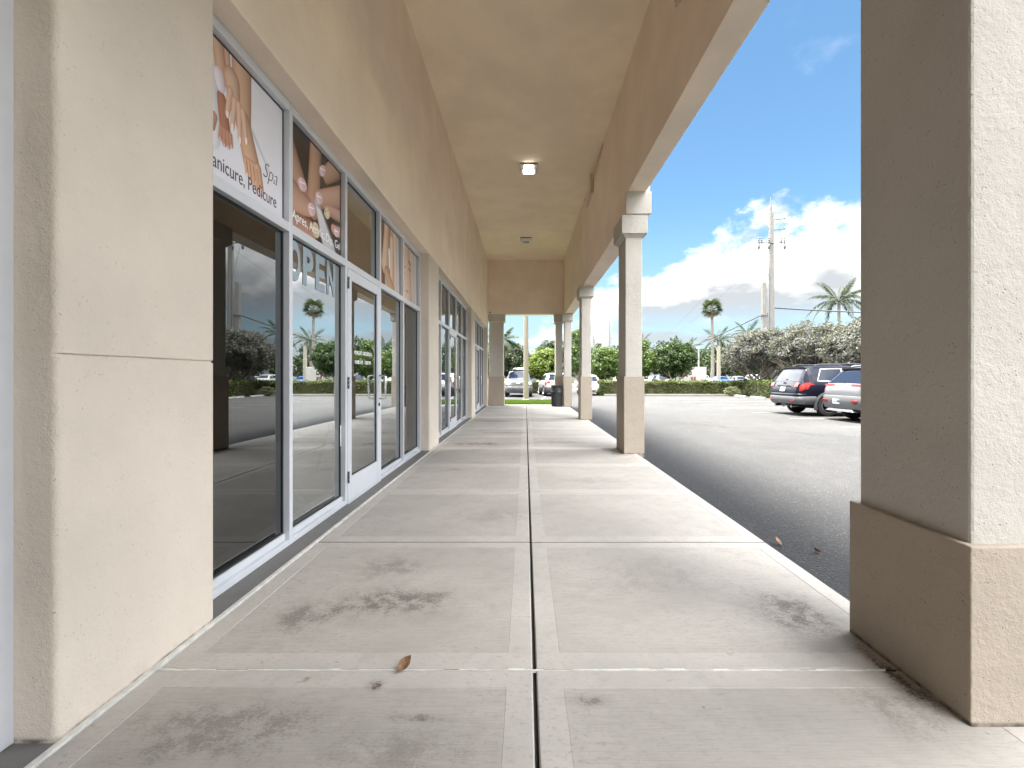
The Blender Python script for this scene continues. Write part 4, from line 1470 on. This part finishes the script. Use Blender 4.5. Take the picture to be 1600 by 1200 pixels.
MB().box(-.5, .1, -.15, .15, 5.9, 6.05).build('lamp_head', 'dark_metal', t)
t = thing('light_pole', 'thin white pole standing above the white wall', 'light pole', (23.6, 62, GZ0))
MB().tube([(0, 0, 0), (0, 0, 5.4)], [.13, .10], 10).build('pole', 'pole_white', t)
MB().box(-.25, .2, -.12, .12, 5.4, 5.5).build('lamp_head', 'white_paint', t)
t = thing('light_pole', 'tapered beige pole on the grass strip beyond the walkway', 'light pole', (.03, 26.05, GZ0))
MB().tube([(0, 0, 0), (0, 0, 9.0)], [.165, .10], 16).build('pole', 'pole_paint', t, smooth=50)
MB().lathe([(.26, 0), (.26, .20), (.17, .26)], 16).build('footing', 'concrete_pole', t, smooth=40)
MB().box(-.9, .9, -.06, .06, 8.8, 8.9).box(-1.2, -.7, -.2, .2, 8.75, 8.9).box(.7, 1.2, -.2, .2, 8.75, 8.9).build('lamp_head', 'dark_metal', t)

t = thing('sign_wall', 'low white rendered wall with a sloping end and two small red brown posts', 'wall', (0, 46, GZ0))
poly = [(13.6, 0), (13.6, .95), (14.6, 1.3), (15.5, 1.75), (16.15, 2.35), (16.6, 2.48), (18.25, 2.48), (18.25, 0)]
MB().prism(poly, 1, -.15, .15).build('wall_panel', 'white_render', t, bevel=.02)
for x in (16.75, 17.05):
    MB().box(x - .07, x + .07, -.30, -.16, 0.6, 1.5).build('post', 'red_brown', t, bevel=.01)

for i, (x, y, w_, h_) in enumerate([(4, 104, 16, 3.4), (46, 112, 22, 4.2)]):
    t = thing('far_shop', ['low white building far behind the lime tree', 'low pale building far beyond the silver trees'][i], 'building', (x, y, GZ0))
    MB().box(-w_ / 2, w_ / 2, 0, 10, 0, h_).build('wall', 'white_render', t)
    MB().box(-w_ / 2 - .3, w_ / 2 + .3, -.3, 10.3, h_ + .001, h_ + .35).build('roof', 'stucco_tan', t)
    for q in range(int(w_ / 3)):
        wx = -w_ / 2 + 1.5 + q * 3
        MB().box(wx - .8, wx + .8, -.05, .05, .9, 2.4).build('window', 'car_glass', t)


# ------------------------------------------------------------------ cars
class Car:
    def __init__(self, spec):
        self.s = spec
        L = spec['L']
        base = np.linspace(0, 1, 46)
        xs = (0.5 - 0.5 * np.cos(PI * base)) * 0.55 + base * 0.45
        keys = sorted({k[0] for n_ in ('top', 'wm', 'wt', 'belt') for k in spec[n_]})
        self.xs = np.unique(np.round(np.concatenate([xs * L, keys]), 3))

    def val(self, n_, x):
        a = np.array(self.s[n_])
        return float(np.interp(x, a[:, 0], a[:, 1]))

    def section(self, x):
        zt, wm, wt = self.val('top', x), self.val('wm', x), self.val('wt', x)
        zb = self.val('bot', x)
        zl = min(self.val('belt', x), zt - .05)
        wb = max(wm * .955, wt)
        h = zl - zb
        pts = [(0, zb), (wm * .84, zb), (wm * .955, zb + min(.09, h * .2)), (wm * .995, zb + h * .36), (wm, zb + h * .66), (wm * .985, zb + h * .86), (wb, zl),
               (wt, max(zt - .055, zl + .01)), (max(wt - .10, .05), zt), (max(wt - .10, .05) * .5, zt + .016), (0, zt + .022)]
        return pts

    def body(self):
        rings = []
        for x in self.xs:
            p = self.section(x)
            full = [(x, y, z) for y, z in p] + [(x, -y, z) for y, z in p[-2:0:-1]]
            rings.append(full)
        m = len(rings[0])
        v = [q for r in rings for q in r]
        f = []
        for i in range(len(rings) - 1):
            for k in range(m):
                k2 = (k + 1) % m
                f.append((i * m + k, (i + 1) * m + k, (i + 1) * m + k2, i * m + k2))
        f.append(tuple(range(m)))
        f.append(tuple(range((len(rings) - 1) * m, len(rings) * m))[::-1])
        b = MB()
        b.add(v, f)
        return b

    def grid(self, A, flip=False):
        """A: rows of points -> thin shell mesh"""
        b = MB()
        n, m = len(A), len(A[0])
        b.v = [tuple(p) for r in A for p in r]
        for i in range(n - 1):
            for k in range(m - 1):
                q = (i * m + k, i * m + k + 1, (i + 1) * m + k + 1, (i + 1) * m + k)
                b.f.append(q[::-1] if flip else q)
                b.mi.append(0)
        return b

    def side(self, x0, x1, k0, t0, k1, t1, sg, off, taper=(0, 0), n=14):
        """patch on the flank between section places k+t; taper pulls the top corners in"""
        A = []
        for i in range(n + 1):
            row = []
            for j in range(5):
                s = j / 4
                xa, xb = x0 + taper[0] * s, x1 - taper[1] * s
                x = xa + (xb - xa) * i / n
                p = self.section(x)
                u = k0 + t0 + (k1 + t1 - k0 - t0) * s
                k = min(int(u), len(p) - 2)
                fr = u - k
                y = p[k][0] + (p[k + 1][0] - p[k][0]) * fr
                z = p[k][1] + (p[k + 1][1] - p[k][1]) * fr
                dy, dz = p[k + 1][0] - p[k][0], p[k + 1][1] - p[k][1]
                l = math.hypot(dy, dz) + 1e-6
                row.append((x, sg * (y + off * dz / l), z - off * dy / l))
            A.append(row)
        return self.grid(A, sg > 0)

    def topp(self, x0, x1, w0, w1, off, n=10):
        A = []
        for i in range(n + 1):
            x = x0 + (x1 - x0) * i / n
            ww = (self.val('wt', x) - .06) * (w0 + (w1 - w0) * i / n)
            z, z2 = self.val('top', x), self.val('top', x + .02)
            nx, nz = -(z2 - z), .02
            l = math.hypot(nx, nz)
            row = []
            for j in range(-4, 5):
                s = j / 4
                row.append((x + off * nx / l, ww * s, z + off * nz / l + .022 * (1 - s * s)))
            A.append(row)
        return self.grid(A, True)


def make_wheel(parent, x, y, r, wdt, sg, spokes, detail=True):
    t = MB()
    t.lathe([(r * .60, -wdt / 2), (r * .90, -wdt / 2), (r * .985, -wdt * .36), (r, -wdt * .2), (r, wdt * .2), (r * .985, wdt * .36), (r * .90, wdt / 2), (r * .60, wdt / 2)], 28 if detail else 16, axis='y')
    o = t.build('wheel', 'rubber', parent, smooth=40, loc=(x, y, r))
    b = MB()
    yo = sg * wdt * .46
    b.lathe([(r * .66, -.02), (r * .66, .02), (r * .60, .02), (r * .585, -.02)], 28, axis='y', cy=yo)
    b.lathe([(.03, -.01), (r * .16, -.01), (r * .15, .02), (.03, .03)], 14, axis='y', cy=yo)
    for i in range(spokes):
        a = 2 * PI * i / spokes
        for da in (-.11, .11):
            c0, c1 = a + da * .6, a + da
            w_ = .022
            p0 = Vector((math.cos(c0) * r * .12, 0, math.sin(c0) * r * .12))
            p1 = Vector((math.cos(c1) * r * .62, 0, math.sin(c1) * r * .62))
            q = Vector((-math.sin(a), 0, math.cos(a))) * w_
            vs = [p0 - q, p0 + q, p1 + q, p1 - q]
            b.add([(p.x, yo + .012 * sg, p.z) for p in vs] + [(p.x, yo - .012 * sg, p.z) for p in vs], [(0, 1, 2, 3), (7, 6, 5, 4), (0, 4, 5, 1), (1, 5, 6, 2), (2, 6, 7, 3), (3, 7, 4, 0)])
    b.build('rim', 'alloy', o, smooth=40)
    MB().lathe([(.02, -.005), (r * .62, -.005), (r * .62, .005), (.02, .005)], 20, axis='y', cy=yo - sg * .05).build('brake_disc', 'dark_metal', o)


def make_car(name, label, category, spec, loc, rz, sc=1.0, group=None, detail=True):
    t = thing(name, label, category, loc, rz, group)
    t.scale = (sc, sc, sc)
    c = Car(spec)
    pm = spec['paint']
    r = spec['r']
    W2 = max(k[1] for k in spec['wm'])
    me = c.body().mesh('car_body', pm)
    if detail:
        o = bpy.data.objects.new('tmp', me)
        C.objects.link(o)
        cut = MB()
        for x in spec['axles']:
            for sg in (-1, 1):
                cut.lathe([(r + .065, -.18), (r + .065, .18)], 28, axis='y', cx=x, cy=sg * (W2 - .10), cz=r)
        co = bpy.data.objects.new('cut', cut.mesh('cut', 'cladding'))
        C.objects.link(co)
        md = o.modifiers.new('b', 'BOOLEAN')
        md.object = co
        md.operation = 'DIFFERENCE'
        md.solver = 'EXACT'
        md.use_self = True
        me2 = bpy.data.meshes.new_from_object(o.evaluated_get(bpy.context.evaluated_depsgraph_get()))
        bpy.data.objects.remove(o)
        bpy.data.objects.remove(co)
        if len(me2.polygons) > 100:
            me = me2
        me.name = 'car_body'
        me.materials.clear()
        me.materials.append(M[pm])
        me.polygons.foreach_set('material_index', [0] * len(me.polygons))
    me.polygons.foreach_set('use_smooth', [True] * len(me.polygons))
    me.set_sharp_from_angle(angle=math.radians(42))
    link('car_body', me, t)
    for sg in (-1, 1):
        for x in spec['axles']:
            make_wheel(t, x, sg * (W2 - .125), r, .23, sg, spec.get('spokes', 5), detail)
        for (x0, x1, tp) in spec['side_glass']:
            if spec.get('trim'):
                c.side(x0 - .022, x1 + .022, 6, .135, 6, .94, sg, .003, tp).build('window_trim', spec['trim'], t, smooth=60)
            c.side(x0, x1, 6, .18, 6, .90, sg, .007, tp).build('side_window', 'car_glass', t, smooth=60)
        if spec.get('clad'):
            c.side(spec['axles'][0] + r + .1, spec['axles'][1] - r - .1, 1, .9, 3, .25, sg, .010).build('sill_cladding', 'cladding', t, smooth=60)
            for x in spec['axles']:
                b = MB()
                pts = []
                for i in range(19):
                    a = math.radians(-18 + 216 * i / 18)
                    pts.append((math.cos(a), math.sin(a)))
                for i in range(18):
                    (c0, s0), (c1, s1) = pts[i], pts[i + 1]
                    ri, ro = r + .05, r + .125
                    y0, y1 = sg * (W2 - .06), sg * (W2 + .012)
                    b.add([(x + c0 * ri, y1, r + s0 * ri), (x + c1 * ri, y1, r + s1 * ri), (x + c1 * ro, y1 - sg * .012, r + s1 * ro), (x + c0 * ro, y1 - sg * .012, r + s0 * ro),
                           (x + c0 * ri, y0, r + s0 * ri), (x + c1 * ri, y0, r + s1 * ri), (x + c1 * ro, y0, r + s1 * ro), (x + c0 * ro, y0, r + s0 * ro)],
                          [(0, 1, 2, 3), (4, 5, 1, 0), (3, 2, 6, 7)])
                b.build('arch_trim', 'cladding', t, smooth=60)
        if detail:
            mx = spec['mirror']
            zb = c.val('belt', mx)
            MB().tube([(mx, sg * (W2 * .93), zb + .02), (mx, sg * (W2 + .06), zb + .05)], .03, 6).frustum(mx - .09, mx + .11, sg * (W2 + .04), sg * (W2 + .24), zb + .0, mx - .08, mx + .08, sg * (W2 + .05), sg * (W2 + .22), zb + .17).build('mirror', pm, t, smooth=40)
            for hx in spec['handles']:
                k = c.section(hx)
                y = sg * (k[5][0] + .012)
                MB().box(hx - .1, hx + .1, y - .014, y + .014, k[5][1] - .02, k[5][1] + .015).build('door_handle', spec.get('handle_mat', pm), t, bevel=.006)
            for dx in spec['seams']:
                c.side(dx - .006, dx + .006, 1, .95, 6, .0, sg, .0022, n=1).build('door_seam', 'gasket', t)
    x0, x1 = spec['rear_glass']
    c.topp(x0, x1, .93, .88, .006).build('rear_window', 'car_glass', t, smooth=60)
    x0, x1 = spec['front_glass']
    c.topp(x0, x1, .92, .96, .006).build('windscreen', 'car_glass', t, smooth=60)
    return t, c


def bumper(t, c, x_side, z0, z1, off, rear=True, mat='cladding', name='bumper'):
    """a band wrapped round the end of the body in plan"""
    L = c.s['L']
    n = 12
    plan = []
    for i in range(n + 1):
        x = x_side * (1 - i / n)
        xx = x if rear else L - x
        plan.append((x, c.val('wm', xx) * .997 + off))
    w_end = plan[-1][1]
    for j in range(1, 7):
        s = j / 6
        plan.append((-off - .035 * math.sin(s * PI / 2), w_end * (1 - s)))
    full = plan + [(x, -y) for x, y in plan[-2::-1]]
    A = []
    for k, (zz, ins_) in enumerate([(z0, -.10), (z0 + .03, -.02), ((z0 + z1) / 2, .012), (z1 - .03, .01), (z1, -.015), (z1 + .002, -.10)]):
        row = []
        for (x, y) in full:
            f = 1 if abs(y) > .02 else 0
            yy = y + (ins_ if y > 0.02 else (-ins_ if y < -0.02 else 0)) * .6
            xx = x - ins_ if x < .25 else x
            row.append((xx if rear else L - xx, yy, zz))
        A.append(row)
    return c.grid(A, not rear).build(name, mat, t, smooth=50)


def wheels_list():
    return None


# --- navy three-row SUV, seen from behind on its right
SUV = dict(L=4.95, r=.37, axles=(1.05, 3.87), paint='paint_navy', spokes=5, clad=True, trim='chrome', mirror=3.45, handles=(1.75, 2.85), handle_mat='paint_navy', seams=(1.38, 2.42, 3.45),
           top=[(0, .80), (.03, .93), (.07, 1.06), (.12, 1.15), (.20, 1.27), (.34, 1.52), (.44, 1.66), (.56, 1.725), (1.2, 1.765), (2.0, 1.775), (2.7, 1.74), (3.05, 1.66), (3.75, 1.18), (4.1, 1.10), (4.6, 1.0), (4.85, .86), (4.95, .66)],
           wm=[(0, .78), (.05, .87), (.16, .94), (.45, .98), (1.0, 1.0), (3.8, 1.0), (4.4, .96), (4.75, .84), (4.95, .6)],
           wt=[(0, .76), (.10, .86), (.20, .85), (.34, .79), (.5, .72), (1.2, .70), (2.7, .70), (3.1, .72), (3.75, .86), (4.3, .85), (4.7, .72), (4.95, .5)],
           belt=[(0, .80), (.1, 1.04), (.25, 1.15), (.6, 1.17), (1.5, 1.12), (3.6, 1.04), (4.95, .9)],
           bot=[(0, .42), (.3, .30), (.8, .26), (4.2, .25), (4.7, .28), (4.95, .36)],
           side_glass=[(.72, 1.62, (.22, .0)), (1.68, 2.50, (0, 0)), (2.56, 3.45, (0, .42))], rear_glass=(.165, .47), front_glass=(3.06, 3.66))


def rear_kit(t, c, plate_x, plate_z, plate_y=0.0, tilt=.25, red=None, spoiler=None, wiper=None, exhaust=None):
    b = MB().box(-.012, .006, -.155, .155, -.078, .078)
    o = b.build('licence_plate', 'plate', t, bevel=.004, loc=(plate_x, plate_y, plate_z))
    o.rotation_euler = (0, tilt, 0)
    nm = text_mesh('plate_number', 'IGH K24', .085, 'paint_blue', depth=.001, width=.22)
    nm.transform(Matrix(((0, 0, -1, -.0125), (-1, 0, 0, .11), (0, 1, 0, -.03), (0, 0, 0, 1))))
    link('plate_number', nm, o)
    for sg in (-1, 1):
        for (xa, xb, k0, t0, k1, t1, tp) in red.get('side', []):
            c.side(xa, xb, k0, t0, k1, t1, sg, .014, tp, n=8).build('tail_light', 'tail_red', t, smooth=60)
        for (ya, yb, xa, xb) in red.get('rear', []):
            A = []
            for i in range(7):
                x = xa + (xb - xa) * i / 6
                z, z2 = c.val('top', x), c.val('top', x + .02)
                nx, nz = -(z2 - z), .02
                l = math.hypot(nx, nz)
                A.append([(x + .016 * nx / l, sg * (ya + (yb - ya) * j / 4), z + .016 * nz / l + .01) for j in range(5)])
            c.grid(A, sg > 0).build('tail_light', 'tail_red', t, smooth=60)
    if spoiler:
        x0, x1, wd, z, m = spoiler
        MB().frustum(x0 + .02, x1, -wd, wd, z - .05, x0, x1 + .05, -wd + .02, wd - .02, z + .012).build('spoiler', m, t, bevel=.012, seg=2)
    if wiper:
        x, z, x2, z2 = wiper
        MB().tube([(x, .0, z), (x2, .42, z2)], .012, 6).box(x - .03, x + .03, -.05, .05, z - .03, z + .02).build('wiper', 'black_plastic', t)


t, c = make_car('suv', 'dark navy sport utility parked tail outwards in the stalls', 'car', SUV, (10.0, 17.72, ROAD), 0.0, 1.06)
bumper(t, c, .62, .40, .70, .018)
bumper(t, c, .30, .62, .80, .006, mat='paint_navy', name='bumper_top')
bumper(t, c, .55, .40, .66, .012, rear=False)
rear_kit(t, c, .018, .93, 0, .28, red=dict(side=[(.10, .60, 5, .42, 6, .04, (0, .16)), (.09, .34, 4, .45, 5, .42, (0, -.1))], rear=[(.66, .87, .055, .125)]), spoiler=(.40, .66, .66, 1.725, 'paint_black'), wiper=(.20, 1.28, .22, 1.33))
MB().box(-.005, .03, -.40, .40, 1.035, 1.075).build('tailgate_bar', 'chrome', t, bevel=.01, loc=(.03, 0, 0))
MB().box(-.01, .02, -.07, .07, -.05, .05).box(-.012, .02, -.045, -.02, -.035, .035).build('badge', 'chrome', t, bevel=.006, loc=(.095, 0, 1.135))
MB().tube([(.28, -.52, .34), (.02, -.52, .33)], .045, 12).tube([(.28, .52, .34), (.02, .52, .33)], .045, 12).build('exhaust_pipe', 'chrome', t, smooth=50)
for sg in (-1, 1):
    MB().box(-.045, -.02, sg * .60, sg * .76, .50, .555).build('reflector', 'tail_red', t, bevel=.006)
    MB().tube([(.75, sg * .66, 1.775), (.95, sg * .67, 1.825), (2.5, sg * .67, 1.83), (2.75, sg * .66, 1.78)], .018, 8).build('roof_rail', 'black_plastic', t, smooth=60)

# --- silver crossover beside it
CUV = dict(L=4.62, r=.36, axles=(.98, 3.68), paint='paint_silver', spokes=5, clad=True, trim='chrome', mirror=3.1, handles=(1.6, 2.6), seams=(1.3, 2.2, 3.15),
           top=[(0, .86), (.03, .98), (.06, 1.06), (.10, 1.10), (.20, 1.22), (.40, 1.44), (.52, 1.56), (.66, 1.61), (1.2, 1.655), (1.9, 1.665), (2.5, 1.63), (2.8, 1.56), (3.4, 1.12), (3.9, 1.04), (4.3, .95), (4.55, .80), (4.62, .62)],
           wm=[(0, .74), (.05, .84), (.16, .905), (.45, .93), (1.0, .95), (3.6, .95), (4.1, .91), (4.45, .78), (4.62, .56)],
           wt=[(0, .72), (.10, .83), (.20, .81), (.40, .73), (.6, .67), (1.2, .66), (2.5, .66), (2.85, .68), (3.4, .81), (4.0, .80), (4.4, .66), (4.62, .45)],
           belt=[(0, .84), (.1, 1.02), (.3, 1.10), (1.5, 1.06), (3.3, 1.0), (4.62, .85)],
           bot=[(0, .40), (.3, .29), (.8, .24), (4.0, .23), (4.4, .26), (4.62, .34)],
           side_glass=[(.62, 1.36, (.30, .0)), (1.42, 2.2, (0, 0)), (2.26, 3.1, (0, .40))], rear_glass=(.13, .55), front_glass=(2.82, 3.34))
t, c = make_car('crossover', 'silver crossover parked next to the near pillar, partly hidden', 'car', CUV, (10.40, 15.02, ROAD), 0.0, 1.09)
bumper(t, c, .60, .36, .78, .018)
bumper(t, c, .5, .38, .62, .012, rear=False)
rear_kit(t, c, -.052, .60, 0.12, .0, red=dict(side=[(.07, .50, 5, .35, 6, .0, (0, .1))], rear=[(.36, .80, .058, .098)]), spoiler=(.44, .74, .62, 1.605, 'paint_black'), wiper=(.15, 1.165, .17, 1.19))
for sg in (-1, 1):
    MB().box(-.062, -.035, sg * .52, sg * .74, .585, .655).build('reflector', 'tail_red', t, bevel=.012)
    MB().tube([(.75, sg * .61, 1.66), (.9, sg * .62, 1.70), (2.2, sg * .62, 1.71), (2.45, sg * .61, 1.66)], .016, 8).build('roof_rail', 'chrome', t, smooth=60)
MB().frustum(-.07, .1, -.62, .62, .30, -.03, .1, -.5, .5, .38).build('skid_plate', 'dark_metal', t, bevel=.01)


def front_kit(t, c, grille, lamps, plate=None, gmat='black_plastic', bars=0):
    L = c.s['L']
    (gy, gz0, gz1, gx) = grille
    b = MB().box(L + gx - .05, L + gx + .02, -gy, gy, gz0, gz1)
    g = b.build('grille', gmat, t, bevel=.012)
    for i in range(bars):
        z = gz0 + (gz1 - gz0) * (i + 1) / (bars + 1)
        MB().box(L + gx + .02, L + gx + .034, -gy * .95, gy * .95, z - .014, z + .014).build('grille_bar', 'chrome', g)
    MB().box(L + gx + .02, L + gx + .045, -.11, .11, (gz0 + gz1) / 2 - .05, (gz0 + gz1) / 2 + .06).build('badge', 'chrome', g, bevel=.01)
    for sg in (-1, 1):
        (y0, y1, z0, z1, x) = lamps
        MB().frustum(L + x - .16, L + x, sg * y0, sg * y1, z0, L + x - .22, L + x - .05, sg * (y0 + .02), sg * (y1 - .01), z1).build('headlight', 'lamp_clear', t, bevel=.012)


# --- grey-blue SUV nose-on past the grass
OFF = dict(SUV)
OFF.update(L=4.82, paint='paint_greyblue', clad=True, trim=None, axles=(1.02, 3.82),
           top=[(0, .80), (.05, 1.0), (.12, 1.12), (.3, 1.5), (.42, 1.74), (.6, 1.79), (1.2, 1.81), (2.4, 1.80), (2.8, 1.73), (3.45, 1.24), (3.8, 1.20), (4.5, 1.14), (4.72, 1.04), (4.82, .8)],
           wm=[(0, .8), (.1, .92), (.4, .95), (4.3, .95), (4.65, .88), (4.82, .76)],
           wt=[(0, .76), (.12, .84), (.4, .74), (1.2, .70), (2.7, .70), (3.45, .82), (4.3, .84), (4.65, .78), (4.82, .62)],
           belt=[(0, .8), (.1, 1.04), (.3, 1.16), (3.6, 1.12), (4.82, 1.0)], front_glass=(2.83, 3.40))
t, c = make_car('suv', 'grey blue sport utility parked nose towards the walkway, past the grass', 'car', OFF, (-.50, 32.0 + 4.82 * 1.04, ROAD), -PI / 2, 1.04)
bumper(t, c, .45, .38, .74, .02, rear=False)
front_kit(t, c, (.50, .78, 1.06, .01), (.56, .86, .86, 1.04, -.03), bars=2, gmat='grey_plastic')
MB().box(4.82, 4.88, -.42, .42, .50, .64).build('air_intake', 'black_plastic', t, bevel=.01)
MB().tube([(.9, -.66, 1.86), (2.3, -.66, 1.87)], .03, 8).tube([(.9, .66, 1.86), (2.3, .66, 1.87)], .03, 8).build('roof_rail', 'black_plastic', t)
MB().box(1.0, 1.08, -.66, .66, 1.88, 1.92).box(2.1, 2.18, -.66, .66, 1.88, 1.92).frustum(.85, 2.3, -.45, .45, 1.921, 1.0, 2.15, -.38, .38, 2.06).build('roof_box', 'paint_silver', t, bevel=.02)

# --- white compact SUV tail towards us
t, c = make_car('compact_suv', 'white compact sport utility seen from behind, by the trash bin', 'car', dict(CUV, paint='paint_white', trim=None, L=4.62), (2.42, 33.4, ROAD), PI / 2 + .10, 1.03)
bumper(t, c, .60, .36, .74, .018)
rear_kit(t, c, -.02, .84, 0, .1, red=dict(side=[(.06, .34, 5, .1, 6, .0, (0, .06)), (.06, .30, 4, .1, 5, .1, (0, 0))], rear=[(.58, .82, .02, .098)]), spoiler=(.44, .74, .62, 1.605, 'paint_white'))

# --- champagne-white hatchback nose towards us
HAT = dict(L=4.45, r=.32, axles=(.85, 3.55), paint='paint_champagne', spokes=7, clad=False, trim=None, mirror=2.95, handles=(1.6, 2.5), seams=(1.25, 2.15, 3.05),
           top=[(0, .82), (.06, 1.0), (.15, 1.15), (.6, 1.38), (1.2, 1.49), (1.9, 1.52), (2.4, 1.47), (2.7, 1.40), (3.55, .99), (4.0, .88), (4.3, .74), (4.45, .56)],
           wm=[(0, .70), (.1, .80), (.5, .87), (1.0, .885), (3.5, .885), (4.1, .82), (4.35, .68), (4.45, .5)],
           wt=[(0, .68), (.15, .72), (.6, .62), (1.2, .58), (2.4, .58), (2.8, .60), (3.55, .74), (4.0, .70), (4.3, .56), (4.45, .4)],
           belt=[(0, .8), (.15, .98), (1.5, .96), (3.4, .90), (4.45, .66)], bot=[(0, .36), (.4, .24), (4.0, .20), (4.45, .26)],
           side_glass=[(.55, 1.30, (.3, 0)), (1.36, 2.1, (0, 0)), (2.16, 3.1, (0, .5))], rear_glass=(.16, .6), front_glass=(2.72, 3.5))
t, c = make_car('hatchback', 'pale white hatchback facing us, seen between the second and third columns', 'car', HAT, (5.45, 34.6 + 4.45 * 1.05, ROAD), -PI / 2 - .12, 1.05)
front_kit(t, c, (.36, .60, .68, -.10), (.44, .74, .62, .80, -.16), gmat='black_plastic')
MB().box(4.42, 4.47, -.42, .42, .30, .44).build('air_intake', 'black_plastic', t, bevel=.02)

# --- cars across the street, small in the picture
SED = dict(HAT, L=4.7, paint='paint_white',
           top=[(0, .80), (.08, .98), (.7, 1.04), (1.35, 1.38), (1.9, 1.45), (2.5, 1.42), (2.8, 1.34), (3.55, .98), (4.3, .86), (4.6, .72), (4.7, .55)],
           wm=[(0, .72), (.1, .82), (.5, .89), (4.1, .89), (4.55, .74), (4.7, .55)], wt=[(0, .68), (.7, .76), (1.35, .60), (2.5, .60), (2.85, .62), (3.55, .76), (4.3, .72), (4.7, .45)],
           axles=(.95, 3.7), side_glass=[(.95, 1.9, (.35, 0)), (1.96, 3.2, (0, .5))], rear_glass=(.72, 1.33), front_glass=(2.85, 3.5))
protos = {}
cols = ['paint_white', 'paint_blue', 'paint_silver', 'paint_white', 'paint_black', 'paint_white', 'paint_navy', 'paint_silver', 'paint_white', 'paint_black', 'paint_white', 'paint_silver', 'paint_greyblue', 'paint_white', 'paint_blue']
cname = {'paint_white': 'white', 'paint_blue': 'blue', 'paint_silver': 'silver', 'paint_black': 'black', 'paint_navy': 'navy', 'paint_red': 'red', 'paint_greyblue': 'grey blue'}
spots = [(25.5 + i * 2.75, 68.5 + RNG.uniform(-.4, .4)) for i in range(8)] + [(16.3 + i * 2.9, 66.0) for i in range(2)] + [(32 + i * 3.0, 77.0) for i in range(5)]
for i, (x, y) in enumerate(spots):
    pm = cols[i % len(cols)]
    sp = dict(SED if i % 3 else CUV, paint=pm, trim=None, clad=False)
    key = (pm, i % 3 == 0)
    if key in protos:
        o = copy_tree(protos[key])
        o.location = (x, y, ROAD)
    else:
        o, _ = make_car('parked_car', cname[pm] + ' car parked far across the street beyond the hedge', 'car', sp, (x, y, ROAD), -PI / 2, 1.04, 'cars parked across the street', detail=False)
        protos[key] = o
MB().box(10, 60, 57.2, 79, -0.19, ROAD + .01).build('far_lot', 'asphalt', kind='structure')
